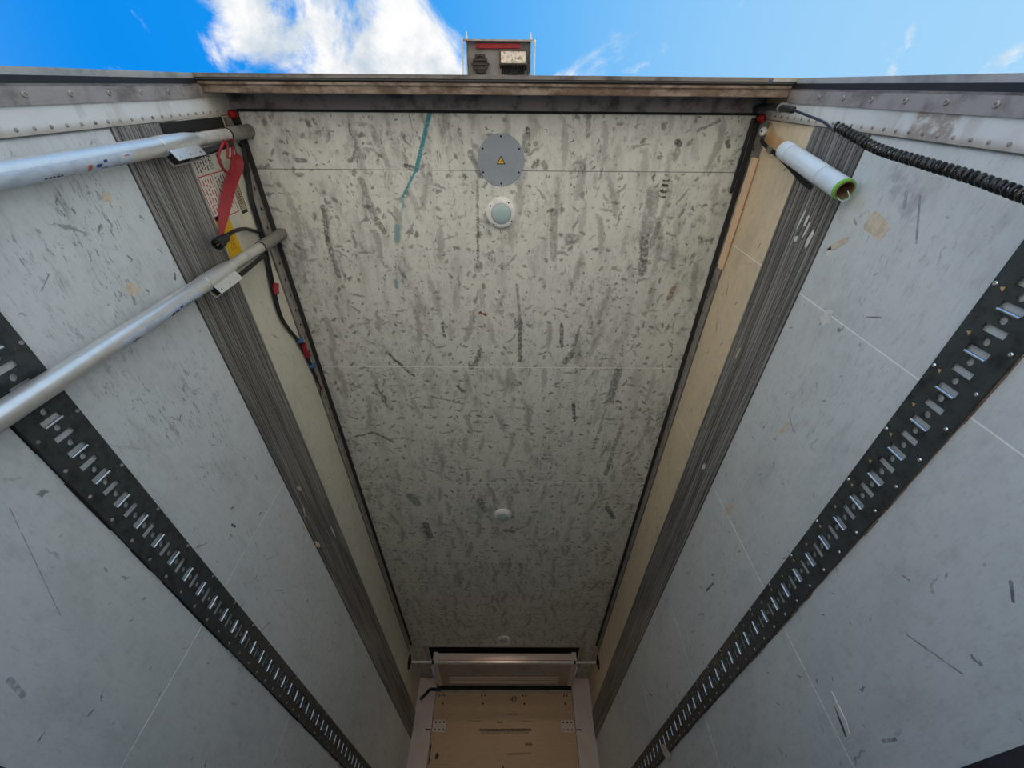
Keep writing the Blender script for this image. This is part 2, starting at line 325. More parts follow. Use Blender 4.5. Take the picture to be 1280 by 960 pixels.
M = {}
M['ceiling'] = mat_ceiling(5, 5)
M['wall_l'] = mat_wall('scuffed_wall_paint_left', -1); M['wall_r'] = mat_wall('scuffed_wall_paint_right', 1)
M['strip'] = mat_strip(); M['rust'] = mat_rust_lip(); M['ply'] = mat_ply()
M['sealant'] = mat_simple('pale_sealant', (0.93, 0.935, 0.92), 0.6, 0, 0.04)
M['dark_joint'] = mat_simple('dirty_joint', (0.10, 0.10, 0.095), 0.8)
M['rail_seal'] = mat_simple('grimy_black_seal', (0.045, 0.042, 0.042), 0.7)
M['skin'] = mat_simple('outer_skin', (0.6, 0.6, 0.6), 0.5)
M['track'] = mat_simple('dark_coated_steel', (0.058, 0.070, 0.073), 0.45, 0.25, 0.45, 26, (0.020, 0.022, 0.023))
M['zinc'] = mat_simple('bright_zinc', (0.72, 0.74, 0.76), 0.25, 1.0, 0.15, 40)
M['brass'] = mat_simple('yellowed_plywood_core', (0.62, 0.40, 0.17), 0.6)
M['alu'] = mat_simple('brushed_aluminium', (0.76, 0.765, 0.765), 0.33, 0.72, 0.14, 40, (0.52, 0.51, 0.50))
M['alu_dull'] = mat_simple('dull_aluminium', (0.60, 0.585, 0.55), 0.45, 0.4, 0.25, 25)
M['cap'] = mat_simple('grey_plastic_cap', (0.23, 0.22, 0.205), 0.6, 0, 0.3, 30)
M['rubber'] = mat_simple('black_rubber', (0.016, 0.016, 0.018), 0.45, 0, 0.3)
M['shiny_black'] = mat_simple('black_cable_sheath', (0.012, 0.012, 0.013), 0.28, 0, 0.2)
M['matt_black'] = mat_simple('matt_black', (0.012, 0.011, 0.011), 0.85, 0, 0.2)
M['galv'] = mat_simple('grimy_galvanised', (0.21, 0.195, 0.19), 0.65, 0.15, 0.45, 9, (0.05, 0.045, 0.045))
M['header_dark'] = mat_simple('grimy_header_recess', (0.30, 0.275, 0.28), 0.75, 0.1, 0.45, 14, (0.07, 0.06, 0.06))
M['post_white'] = mat_post()
M['post_grey'] = mat_simple('grimy_post_steel', (0.36, 0.335, 0.33), 0.55, 0.2, 0.4, 10, (0.13, 0.11, 0.10))
M['outer'] = mat_simple('grey_outer_frame', (0.46, 0.45, 0.43), 0.45, 0.3, 0.35, 8, (0.20, 0.18, 0.17))
M['rail'] = mat_simple('dull_perforated_rail', (0.40, 0.38, 0.36), 0.5, 0.2, 0.4, 14, (0.18, 0.165, 0.15))
M['plate'] = mat_simple('grey_cover_plate', (0.35, 0.40, 0.47), 0.45, 0.1, 0.18, 14, (0.24, 0.27, 0.32))
M['white_plastic'] = mat_simple('white_plastic', (0.90, 0.90, 0.89), 0.45, 0, 0.2, 20)
M['lens'] = mat_simple('clear_ribbed_lens', (0.46, 0.60, 0.62), 0.2, 0, 0.15, 40, (0.30, 0.40, 0.42))
M['red'] = mat_simple('red_webbing', (0.30, 0.008, 0.016), 0.6, 0, 0.25, 30)
M['red_lens'] = mat_simple('red_lamp_lens', (0.42, 0.012, 0.016), 0.3, 0, 0.3, 30)
M['blue'] = mat_simple('blue_cable_tie', (0.05, 0.14, 0.33), 0.5)
M['yellow'] = mat_simple('yellow_label', (0.78, 0.46, 0.012), 0.5, 0, 0.12, 20)
M['paper'] = mat_simple('white_label', (0.70, 0.68, 0.62), 0.5, 0, 0.12, 20)
M['beige'] = mat_simple('beige_label', (0.45, 0.38, 0.26), 0.5)
M['ink'] = mat_simple('black_print', (0.02, 0.02, 0.02), 0.6, 0, 0.1)
M['red_ink'] = mat_simple('red_print', (0.50, 0.03, 0.03), 0.6, 0, 0.1)
M['blue_ink'] = mat_simple('blue_print', (0.02, 0.06, 0.30), 0.5, 0, 0.1)
M['orange_ink'] = mat_simple('faded_red_print', (0.50, 0.16, 0.10), 0.5, 0, 0.1)
M['sticker'] = mat_simple('silver_blue_sticker', (0.60, 0.70, 0.84), 0.35, 0.2, 0.3, 26, (0.35, 0.42, 0.56))
M['warn_yellow'] = mat_simple('warning_yellow', (0.85, 0.50, 0.02), 0.45, 0, 0.05)
M['wood'] = mat_simple('bare_pine', (0.84, 0.63, 0.44), 0.6, 0, 0.18, 14, (0.62, 0.42, 0.26))
M['film'] = mat_simple('stretch_film', (0.66, 0.76, 0.86), 0.14, 0, 0.12, 14, (0.48, 0.56, 0.66), spec=0.7)
M['green'] = mat_simple('green_core_ring', (0.16, 0.45, 0.05), 0.5, 0, 0.1)
M['card'] = mat_simple('cardboard_core', (0.22, 0.14, 0.08), 0.8)
M['residue'] = mat_simple('paper_residue', (0.70, 0.62, 0.50), 0.7, 0, 0.4, 40, (0.50, 0.40, 0.28))
M['scrap'] = mat_simple('white_scrap', (0.74, 0.74, 0.72), 0.6, 0, 0.2, 40)
M['pink'] = mat_simple('faded_white_steel', (0.88, 0.75, 0.69), 0.7, 0, 0.16, 5, (0.68, 0.55, 0.49))
M['evap_under'] = mat_simple('grimy_evaporator_underside', (0.55, 0.50, 0.44), 0.55, 0, 0.3, 6)
M['kick'] = mat_simple('dark_kick_plate', (0.055, 0.055, 0.07), 0.5, 0.3, 0.5, 12, (0.02, 0.02, 0.025))
M['floor'] = mat_simple('worn_trailer_floor', (0.52, 0.47, 0.41), 0.6, 0.1, 0.4, 6)
M['ground'] = mat_simple('concrete_yard', (0.47, 0.44, 0.39), 0.9, 0, 0.25, 1.4)
M['lamp_grey'] = mat_simple('lamp_housing_grey', (0.36, 0.345, 0.33), 0.55, 0.1, 0.25, 20)
M['muddy_lens'] = mat_simple('muddy_lamp_lens', (0.66, 0.60, 0.52), 0.35, 0, 0.5, 85, (0.13, 0.09, 0.06))
M['brown_black'] = mat_simple('muddy_black_plastic', (0.05, 0.038, 0.032), 0.6, 0, 0.4, 40)

# ------------------------------------------------------------------ mesh helpers
class MB:
    def __init__(s): s.v = []; s.f = []
    def add(s, vs, fs):
        o = len(s.v); s.v += [tuple(p) for p in vs]; s.f += [tuple(i + o for i in f) for f in fs]; return s
    def box(s, x0, x1, y0, y1, z0, z1):
        vs = [(x, y, z) for x in (x0, x1) for y in (y0, y1) for z in (z0, z1)]
        return s.add(vs, [(0, 1, 3, 2), (4, 6, 7, 5), (0, 4, 5, 1), (2, 3, 7, 6), (0, 2, 6, 4), (1, 5, 7, 3)])
    def obox(s, c, ax, ay, az):      # oriented box: centre and three half-axis vectors
        c, ax, ay, az = map(Vector, (c, ax, ay, az))
        vs = [c + ax * i + ay * j + az * k for i in (-1, 1) for j in (-1, 1) for k in (-1, 1)]
        return s.add(vs, [(0, 1, 3, 2), (4, 6, 7, 5), (0, 4, 5, 1), (2, 3, 7, 6), (0, 2, 6, 4), (1, 5, 7, 3)])
    def tube(s, pts, r, seg=10, cap=True, flat=None):
        pts = [Vector(p) for p in pts]; n = len(pts); rs = r if isinstance(r, (list, tuple)) else [r] * n
        prev = None; vs = []
        for i, p in enumerate(pts):
            tg = (pts[min(i + 1, n - 1)] - pts[max(i - 1, 0)]).normalized()
            if prev is None: a = tg.orthogonal().normalized()
            else: a = (prev - tg * prev.dot(tg)).normalized()
            prev = a; b2 = tg.cross(a)
            for k in range(seg):
                th = 2 * PI * k / seg; vs.append(p + a * (rs[i] * math.cos(th)) + b2 * (rs[i] * math.sin(th)))
        fs = [(i * seg + k, i * seg + (k + 1) % seg, (i + 1) * seg + (k + 1) % seg, (i + 1) * seg + k) for i in range(n - 1) for k in range(seg)]
        if cap: fs += [tuple(range(seg))[::-1], tuple((n - 1) * seg + k for k in range(seg))]
        return s.add(vs, fs)
    def lathe(s, c, axis, prof, seg=24, cap=True):   # prof: (radius, height along axis)
        c = Vector(c); az = Vector(axis).normalized(); ax = az.orthogonal().normalized(); ay = az.cross(ax); vs = []
        for r, h in prof:
            for k in range(seg):
                th = 2 * PI * k / seg; vs.append(c + az * h + ax * (max(r, 1e-5) * math.cos(th)) + ay * (max(r, 1e-5) * math.sin(th)))
        n = len(prof)
        fs = [(i * seg + k, i * seg + (k + 1) % seg, (i + 1) * seg + (k + 1) % seg, (i + 1) * seg + k) for i in range(n - 1) for k in range(seg)]
        if cap: fs += [tuple(range(seg))[::-1], tuple((n - 1) * seg + k for k in range(seg))]
        return s.add(vs, fs)
    def prism(s, poly, vec):               # planar polygon pushed along a vector
        n = len(poly); vec = Vector(vec); vs = [Vector(p) for p in poly] + [Vector(p) + vec for p in poly]
        fs = [tuple(range(n))[::-1], tuple(range(n, 2 * n))] + [(i, (i + 1) % n, n + (i + 1) % n, n + i) for i in range(n)]
        return s.add(vs, fs)
    def build(s, name, mat, parent=None, smooth=False, bevel=0.0):
        me = bpy.data.meshes.new(name); me.from_pydata(s.v, [], s.f)
        bm = bmesh.new(); bm.from_mesh(me); bmesh.ops.recalc_face_normals(bm, faces=bm.faces)
        if bevel: bmesh.ops.bevel(bm, geom=[e for e in bm.edges], offset=bevel, segments=2, profile=0.6, affect='EDGES', clamp_overlap=True)
        bm.to_mesh(me); bm.free()
        me.materials.append(M[mat] if isinstance(mat, str) else mat)
        o = bpy.data.objects.new(name, me); COL.objects.link(o)
        if smooth:
            for p in me.polygons: p.use_smooth = True
            try: me.set_sharp_from_angle(angle=math.radians(38))
            except Exception: pass
        if parent: o.parent = parent; o.matrix_parent_inverse = Matrix.Translation(-Vector(parent.location))
        return o
def pivot(o): return Vector(o.location)     # every part carries an inverse that cancels its parent's offset
def thing(name, label, cat, loc, group=None):
    o = bpy.data.objects.new(name, None); COL.objects.link(o); o.location = loc; o.empty_display_size = 0.05
    o['label'] = label; o['category'] = cat
    if group: o['group'] = group
    o.matrix_world = Matrix.Translation(loc)
    return o
def tag(o, label, cat, group=None):
    o['label'] = label; o['category'] = cat
    if group: o['group'] = group
    return o
def struct(o): o['kind'] = 'structure'; return o
def copy_at(o, parent, loc):
    c = o.copy(); COL.objects.link(c); c.parent = parent; c.matrix_parent_inverse = Matrix.Identity(4); c.location = loc
    return c
def text(name, body, size, mat, parent, origin, right, up, align='LEFT'):
    cu = bpy.data.curves.new(name, 'FONT'); cu.body = body; cu.size = size; cu.align_x = align; cu.extrude = 0.0003; cu.resolution_u = 2
    tmp = bpy.data.objects.new(name, cu); COL.objects.link(tmp); bpy.context.view_layer.update()
    me = bpy.data.meshes.new_from_object(tmp.evaluated_get(bpy.context.evaluated_depsgraph_get())); bpy.data.objects.remove(tmp)
    me.materials.clear(); me.materials.append(M[mat])
    r = Vector(right).normalized(); u2 = Vector(up).normalized(); nn = r.cross(u2)
    Mx = Matrix(((r.x, u2.x, nn.x, origin[0]), (r.y, u2.y, nn.y, origin[1]), (r.z, u2.z, nn.z, origin[2]), (0, 0, 0, 1)))
    me.transform(Mx)
    o = bpy.data.objects.new(name, me); COL.objects.link(o)
    if parent: o.parent = parent; o.matrix_parent_inverse = Matrix.Translation(-pivot(parent))
    return o
def spline(pts, n=8):
    P = [Vector(p) for p in pts]; out = []
    for i in range(len(P) - 1):
        p0 = P[max(i - 1, 0)]; p1 = P[i]; p2 = P[i + 1]; p3 = P[min(i + 2, len(P) - 1)]
        for k in range(n):
            t = k / n; out.append(0.5 * ((2 * p1) + (p2 - p0) * t + (2 * p0 - 5 * p1 + 4 * p2 - p3) * t * t + (3 * p1 - p0 - 3 * p2 + p3) * t ** 3))
    out.append(P[-1]); return out
def R(x, y, z): return (x, y, z + ZC)       # measured point -> scene point

# ================================================================== SETTING
Y_END = 7.12
seams_wall = [0.0, 0.675, 1.860, 3.035, 4.222, 5.40, 6.58, Y_END]
def side_wall(side, name, mat):
    s = side
    xi, xo = W + 0.014, W + 0.06
    wl = struct(MB().box(min(s * xi, s * xo), max(s * xi, s * xo), -0.01, Y_END + 0.1, -0.02, H + 0.10).build(name, 'skin'))
    for k in range(len(seams_wall) - 1):
        y0 = seams_wall[k] + (0.0026 if k else 0.0); y1 = seams_wall[k + 1] - 0.0026
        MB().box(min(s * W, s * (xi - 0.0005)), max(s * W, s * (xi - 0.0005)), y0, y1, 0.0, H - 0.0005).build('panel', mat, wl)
        if k: MB().box(min(s * (W + 0.0012), s * xi), max(s * (W + 0.0012), s * xi), seams_wall[k] - 0.0027, seams_wall[k] + 0.0027, 0.0, H - 0.0005).build('sealant_joint', 'sealant', wl)
    return wl
WL = side_wall(-1, 'wall_left', 'wall_l'); WR = side_wall(1, 'wall_right', 'wall_r')

CE = struct(MB().box(-W - 0.06, W + 0.06, 0.0, Y_END + 0.1, H + 0.16, H + 0.20).build('ceiling', 'skin'))
cs = [0.107, 0.3477, 1.537, 2.7134, 3.880, 5.048, 6.025]
for k in range(len(cs) - 1):
    MB().box(-W, W, cs[k] + (0 if k == 0 else 0.0015 if k == 1 else 0.0027), cs[k + 1] - (0.0015 if k == 0 else 0.0027), H, H + 0.016).build('panel', mat_ceiling(cs[k], cs[k + 1]), CE)
    if k: MB().box(-W, W, cs[k] - (0.0016 if k == 1 else 0.0028), cs[k] + (0.0016 if k == 1 else 0.0028), H + 0.0008, H + 0.016).build('joint', 'dark_joint' if k == 1 else 'sealant', CE)
for sx in (-1, 1):    # ceiling beside the evaporator opening
    MB().box(min(sx * 1.055, sx * W), max(sx * 1.055, sx * W), 6.028, Y_END, H, H + 0.016).build('panel', 'ceiling', CE)
MB().box(-1.055, 1.055, 6.028, Y_END, H + 0.10, H + 0.116).build('recess_panel', 'matt_black', CE)  # black colour stands in for the shade inside the recess, sides too
MB().box(-1.055, 1.055, 6.020, 6.028, H + 0.002, H + 0.10).build('recess_side', 'matt_black', CE)

FL = struct(MB().box(-W - 0.06, W + 0.06, 0.0, Y_END + 0.1, -0.06, 0.0).build('floor', 'floor'))
WF = struct(MB().box(-W - 0.06, W + 0.06, Y_END, Y_END + 0.1, 0.0, H + 0.16).build('wall_front', 'skin'))
GR = struct(MB().box(-90, 90, -90, 90, -1.35, -1.25).build('ground', 'ground'))

# kick plates along the foot of both walls
for s, nm in ((-1, 'baseboard_left'), (1, 'baseboard_right')):
    struct(MB().box(min(s * W, s * (W - 0.004)), max(s * W, s * (W - 0.004)), 0.13, Y_END - 0.07, 0.0, 0.256 + ZC).build(nm, 'kick'))

# ---- grooved rub strips (trim_1 left, trim_2 right): three extrusions side by side
def grooved_profile(z0, z1):
    # depth of the profile over the height: flat ribs parted by V grooves
    pts = []; edges = [0, .13, .22, .34, .52, .64, .80, .88, 1.0]
    for i, e in enumerate(edges[:-1]):
        a = z0 + (z1 - z0) * e; b2 = z0 + (z1 - z0) * edges[i + 1]; hgt = 0.009 if i % 2 == 0 else 0.0078
        pts += [(a + 0.0022, hgt), (b2 - 0.0022, hgt)]
        if i < len(edges) - 2: pts += [(b2 - 0.0010, 0.0025), (b2 + 0.0010, 0.0025)]
    return pts
for s, nm in ((-1, 'trim_1'), (1, 'trim_2')):
    root = None
    for part in range(3):
        z0 = 1.5505 + ZC + part * 0.1010; z1 = z0 + 0.1006
        pr = grooved_profile(z0, z1) if part != 1 else [(z0 + z1 - a, h) for a, h in reversed(grooved_profile(z0, z1))]
        prof = [(z0, 0.0)] + pr + [(z1, 0.0)]
        poly = [(s * (W - h), 0.122, z) for z, h in prof]
        o = MB().prism(poly, (0, Y_END - 0.07 - 0.122, 0)).build(nm if part == 0 else 'plank', 'strip', root)
        if part == 0: root = struct(o)

# ---- rear frame: posts, header, seal
def post(s, nm):
    a = lambda x0, x1: (min(s * x0, s * x1), max(s * x0, s * x1))
    root = struct(MB().box(*a(W - 0.007, W + 0.005), 0.054, 0.119, 0.0, H - 0.002).build(nm, 'post_white'))
    MB().box(*a(W - 0.013, W + 0.03), 0.012, 0.054, 0.0, 2.09 + ZC).build('bolt_strip', 'post_grey', root)
    MB().box(*a(W - 0.0135, W + 0.03), 0.006, 0.0118, 0.0, 2.085 + ZC).build('ledge', 'galv', root)
    MB().box(*a(W - 0.009, W + 0.03), -0.012, 0.006, 0.0, 2.082 + ZC).build('door_seal', 'rubber', root)
    MB().box(*a(W - 0.004, W + 0.07), -0.030, -0.012, 0.0, 2.40 + ZC).build('outer_flange', 'outer', root)
    MB().box(*a(W - 0.006, W + 0.0), 0.119, 0.1225, 0.0, H - 0.004).build('sealing_edge', 'dark_joint', root)
    rv = MB().lathe((0, 0, 0), (-s, 0, 0), [(0.0052, 0), (0.0052, 0.0012), (0.0036, 0.003), (0.001, 0.0036)], 10).build('rivet', 'post_grey', root, True)
    rv.location = (s * (W - 0.0072), 0.105, 0.6); k = 0
    z = 0.65
    while z < H - 0.02:
        copy_at(rv, root, (s * (W - 0.0072), 0.105, z)); z += 0.05
    bl = MB().lathe((0, 0, 0), (-s, 0, 0), [(0.0085, 0), (0.0085, 0.002), (0.006, 0.0045), (0.0035, 0.0045), (0.003, 0.002)], 12).build('bolt', 'post_grey', root, True)
    bl.location = (s * (W - 0.0132), 0.030, 0.45); z = 0.59
    while z < 2.0 + ZC:
        copy_at(bl, root, (s * (W - 0.0132), 0.030, z)); z += 0.14
    return root
post(-1, 'trim_3'); post(1, 'trim_4')
HD = struct(MB().box(-1.2375, 1.2265, -0.002, 0.036, 2.09 + ZC, 2.40 + ZC).build('trim_5', 'rust', bevel=0.004))
MB().box(-1.236, 1.225, -0.004, 0.006, 2.083 + ZC, 2.0895 + ZC).build('bead', 'rust', HD)
MB().tube([(-1.225, -0.0105, 2.086 + ZC), (1.29, -0.0105, 2.086 + ZC)], 0.0075, 8).build('door_seal', 'rubber', HD)
MB().box(-1.2425, 1.118, -0.031, -0.017, 2.078 + ZC, 2.40 + ZC).build('outer_plate', 'galv', HD)
MB().box(1.136, 1.2425, -0.031, -0.017, 2.078 + ZC, 2.40 + ZC).build('outer_plate', 'outer', HD)
MB().box(-W + 0.008, W - 0.008, 0.036, 0.1068, H - 0.006, H + 0.16).build('inner_plate', 'header_dark', HD)
MB().box(-W + 0.03, W - 0.03, 0.098, 0.108, H - 0.010, H - 0.006).build('sealing_edge', 'matt_black', HD)
MB().box(-W - 0.06, W + 0.06, -0.017, 0.036, 2.40 + ZC, 2.44 + ZC).build('roof_edge', 'galv', HD)

# ---- ceiling rails (trim_6 left, trim_7 right): perforated wall leg, dark ceiling leg
def holed_strip(s, y0, y1, z0, z1, hz, first, pitch, r, x_face, thick):
    mb = MB(); n = int((y1 - first) / pitch); cuts = [y0]
    seg = 10
    def q(pts): mb.add([(s * x_face, p[0], p[1]) for p in pts], [tuple(range(len(pts)))])
    ya = y0
    for k in range(n + 1):
        yc = first + k * pitch
        yb = min(y1, yc + pitch / 2)
        ring = [(yc + r * math.cos(2 * PI * i / seg), hz + r * math.sin(2 * PI * i / seg)) for i in range(seg)]
        # left/right halves round the hole
        half = seg // 2
        top = [ring[i] for i in range(0, half + 1)]; bot = [ring[i % seg] for i in range(half, seg + 1)]
        q([(yb, hz), (yb, z1), (ya, z1), (ya, hz)] + top[::-1]); q([(ya, hz), (ya, z0), (yb, z0), (yb, hz)] + bot[::-1])
        for i in range(seg):   # wall of the hole
            a, b2 = ring[i], ring[(i + 1) % seg]
            mb.add([(s * x_face, *a), (s * x_face, *b2), (s * (x_face + thick), *b2), (s * (x_face + thick), *a)], [(0, 1, 2, 3)])
        ya = yb
    # rim
    mb.add([(s * x_face, y0, z0), (s * x_face, y1, z0), (s * (x_face + thick), y1, z0), (s * (x_face + thick), y0, z0)], [(0, 1, 2, 3)])
    mb.add([(s * x_face, y0, z0), (s * x_face, y0, z1), (s * (x_face + thick), y0, z1), (s * (x_face + thick), y0, z0)], [(0, 1, 2, 3)])
    return mb
for s, nm in ((-1, 'trim_6'), (1, 'trim_7')):
    hz = (2.247 if s < 0 else 2.262) + ZC - 0.006
    rail = struct(holed_strip(s, 0.128, 5.96, 2.199 + ZC, H - 0.001, hz, 0.24 if s < 0 else 0.243, 0.0965, 0.0105, W - 0.005, 0.0044).build(nm, 'rail'))
    MB().box(min(s * W, s * (W - 0.0007)), max(s * W, s * (W - 0.0007)), 0.13, 5.955, 2.202 + ZC, H - 0.001).build('backing', 'matt_black', rail)
    MB().box(min(s * (W - 0.006), s * 1.209), max(s * (W - 0.006), s * 1.209), 0.128, 5.96, H - 0.007, H - 0.0005).build('ceiling_leg', 'rail_seal', rail)
    # darker lower edge of the rail
    MB().box(min(s * (W - 0.0065), s * (W - 0.0005)), max(s * (W - 0.0065), s * (W - 0.0005)), 0.128, 5.955, 2.190 + ZC, 2.1985 + ZC).build('lower_lip', 'galv', rail)

# ================================================================== LASHING TRACKS
def track(s, name, label):
    root = thing(name, label, 'track', (s * W, 0.12, 0.8615 + ZC), 'perforated lashing tracks on the side walls')
    zc = 0.8615 + ZC; z0, z1 = 0.7870 + ZC, 0.9360 + ZC; xf = W - 0.012; pitch = 0.0585
    y_first = (0.587 if s > 0 else 0.769) - pitch * (8 if s > 0 else 11)
    n = int((Y_END - 0.08 - y_first) / pitch)
    sw, sh, cr = 0.0100, 0.0285, 0.0105; seg = 14
    # one unit: slot at 0, hole at +pitch/2, unit spans [-pitch/4, 3pitch/4]
    mb = MB()
    def q(pts): mb.add([(s * xf, p[0], p[1]) for p in pts], [tuple(range(len(pts)))])
    def wallq(a, b2): mb.add([(s * xf, *a), (s * xf, *b2), (s * (xf + 0.004), *b2), (s * (xf + 0.004), *a)], [(0, 1, 2, 3)])
    a0, a1 = -pitch / 4, pitch / 4; b0, b1 = a1, 3 * pitch / 4; yc = pitch / 2
    for (zl, zh) in ((z0 - zc, -sh), (sh, z1 - zc)): q([(a0, zl), (a1, zl), (a1, zh), (a0, zh)])
    q([(a0, -sh), (-sw, -sh), (-sw, sh), (a0, sh)]); q([(sw, -sh), (a1, -sh), (a1, sh), (sw, sh)])
    sl = [(-sw, -sh), (sw, -sh), (sw, sh), (-sw, sh)]
    for i in range(4): wallq(sl[i], sl[(i + 1) % 4])
    ring = [(yc + cr * math.cos(2 * PI * i / seg), cr * math.sin(2 * PI * i / seg)) for i in range(seg)]
    half = seg // 2
    q([(b1, 0), (b1, z1 - zc), (b0, z1 - zc), (b0, 0)] + [ring[i] for i in range(0, half + 1)][::-1])
    q([(b0, 0), (b0, z0 - zc), (b1, z0 - zc), (b1, 0)] + [ring[i % seg] for i in range(half, seg + 1)][::-1])
    for i in range(seg): wallq(ring[i], ring[(i + 1) % seg])
    # plate
    unit_v, unit_f = mb.v, mb.f; pl = MB()
    ys = y_first - pitch / 4
    for k in range(n):
        yo = y_first + k * pitch; pl.add([(vx, vy + yo, vz + zc) for vx, vy, vz in unit_v], unit_f)
    ye = y_first + (n - 1) * pitch + 3 * pitch / 4
    for zz_ in (z0, z1): pl.add([(s * xf, ys, zz_), (s * xf, ye, zz_), (s * (W - .0003), ye, zz_), (s * (W - .0003), ys, zz_)], [(0, 1, 2, 3)])
    for yy in (ys, ye): pl.add([(s * xf, yy, z0), (s * xf, yy, z1), (s * (W - .0003), yy, z1), (s * (W - .0003), yy, z0)], [(0, 1, 2, 3)])
    pl.build('track_plate', 'track', root)
    rq = random.Random(4 + s); sb = MB(); yy = ys
    while yy < ye:
        ln = rq.uniform(.05, .16); sb.box(min(s * (W - .0003), s * (W - .004)), max(s * (W - .0003), s * (W - .004)), yy, min(yy + ln, ye), z0 - rq.uniform(.001, .0055), z0 - .0002); yy += ln
    sb.build('edge_sealant', 'rust' if s > 0 else 'matt_black', root)
    # rolled bright lip on one long side of every other slot
    lp = MB(); st = lp
    yy0 = sw + 0.001
    arc = [(yy0 + 0.004 * math.cos(a), 0.004 * math.sin(a)) for a in [PI * i / 5 for i in range(6)]]
    lip_v = []
    for zq in (-sh * 0.96, sh * 0.96):
        lip_v += [(s * (xf - o2 + 0.0005), yq, zq) for yq, o2 in arc]
    m6 = len(arc); lp.add(lip_v, [(i, i + 1, m6 + i + 1, m6 + i) for i in range(m6 - 1)] + [tuple(range(m6)), tuple(range(m6, 2 * m6))])
    lip0 = None
    for k in range(n):
        if (k + (1 if s > 0 else 1)) % 2: continue
        loc = (0, y_first + k * pitch - 0.12, 0)
        if lip0 is None:
            lip0 = lp.build('slot_lip', 'zinc', root, True); lip0.matrix_parent_inverse = Matrix.Identity(4); lip0.location = (-s * W, loc[1], 0)
        else: copy_at(lip0, root, (-s * W, loc[1], 0))
    # screws
    sc = MB().lathe((0, 0, 0), (-s, 0, 0), [(0.006, 0), (0.006, 0.001), (0.0042, 0.003), (0.0022, 0.003), (0.0018, 0.0012)], 10).build('screw', 'zinc' if s > 0 else 'post_grey', root, True)
    sc.matrix_parent_inverse = Matrix.Identity(4); first = True
    lo0, up0 = (0.263, 0.376) if s > 0 else (0.445, 0.558)
    spots = [(lo0 + 0.1172 * k, 0.8000) for k in range(56)] + [(up0 + 0.2355 * k, 0.9275) for k in range(28)]
    for y, z in spots:
        if y > ye - 0.02: continue
        loc = (-s * 0.0122, y - 0.12, z + ZC - zc)
        if first: sc.location = loc; first = False
        else: copy_at(sc, root, loc)
    # small punched triangles along the upper edge, the raw core showing
    tr = MB().prism([(0, -0.0055, -0.004), (0, 0.0065, -0.0045), (0, -0.001, 0.0065)], (-s * 0.0007, 0, 0)).build('punched_triangle', 'brass' if s > 0 else 'dark_joint', root)
    tr.matrix_parent_inverse = Matrix.Identity(4); first = True; y = up0 + 0.004
    while y < ye - 0.02:
        loc = (-s * 0.0121, y - 0.12, 0.9075 + ZC - zc)
        if first: tr.location = loc; first = False
        else: copy_at(tr, root, loc)
        y += 0.1178
    return root
track(-1, 'lashing_track', 'dark perforated lashing track with paired slots and holes on the left wall')
track(1, 'lashing_track', 'dark perforated lashing track with slots and holes on the right wall')

# ================================================================== LOAD BARS on the left
def load_bar(x, y, label, zs):
    root = thing('load_bar', label, 'bar', (x, y, 0), 'aluminium load bars standing by the left wall')
    z_b0, z_b1, z_cap = [q + ZC for q in zs]; top = H - 0.0005
    MB().lathe((x, y, 0), (0, 0, 1), [(0.036, 0.0), (0.036, 0.03), (0.031, 0.035)], 20).build('foot', 'cap', root, True)
    MB().lathe((x, y, 0), (0, 0, 1), [(0.0305, 0.036), (0.0305, z_b0)], 28).build('outer_tube', 'alu', root, True)
    # clamp bracket: sleeve with a flat flange pointing into the room
    f = Vector((0.55, 0.84, 0)).normalized(); g = Vector((-f.y, f.x, 0)); c0 = Vector((x, y, 0))
    br = MB().lathe((x, y, z_b0 - 0.003), (0, 0, 1), [(0.033, 0), (0.0335, 0.004), (0.032, (z_b1 - z_b0) * 0.75), (0.027, z_b1 - z_b0)], 24)
    br.build('clamp_sleeve', 'alu', root, True)
    for gs in (-1, 1):
        cc = c0 + f * 0.038 + g * 0.018 * gs + Vector((0, 0, z_b0 + 0.085))
        MB().obox(cc, f * 0.026, g * 0.002, Vector((0, 0, 0.082))).build('clamp_cheek', 'alu', root, bevel=0.0008)
    cc = c0 + f * 0.045 + Vector((0, 0, z_b0 + 0.05)); MB().obox(cc, f * 0.016, g * 0.014, Vector((0, 0, 0.040))).build('ratchet_block', 'matt_black', root, bevel=0.002)
    for k in range(3):
        pz = z_b0 + 0.02 + 0.06 * k; pc = c0 + f * 0.052 + Vector((0, 0, pz)); MB().tube([pc - g * 0.022, pc + g * 0.022], 0.004, 8).build('pin', 'zinc', root, True)
    la = c0 + f * 0.050 + Vector((0, 0, z_b0 + 0.13)); lb = c0 + f * 0.036 + Vector((0, 0, z_cap - 0.03))
    MB().obox((la + lb) / 2, (lb - la) / 2, f * 0.010, g * 0.011).build('lever', 'matt_black', root, bevel=0.002)
    MB().lathe((x, y, 0), (0, 0, 1), [(0.0245, z_b1 - 0.02), (0.0245, z_cap)], 24).build('inner_tube', 'alu_dull', root, True)
    MB().lathe((x, y, 0), (0, 0, 1), [(0.0275, z_cap - 0.004), (0.0275, z_cap + 0.004)], 24).build('seam_ring', 'rubber', root, True)
    MB().lathe((x, y, 0), (0, 0, 1), [(0.0270, z_cap + 0.004), (0.0285, z_cap + 0.02), (0.0285, top - 0.004), (0.026, top)], 24).build('end_cap', 'cap', root, True)
    return root
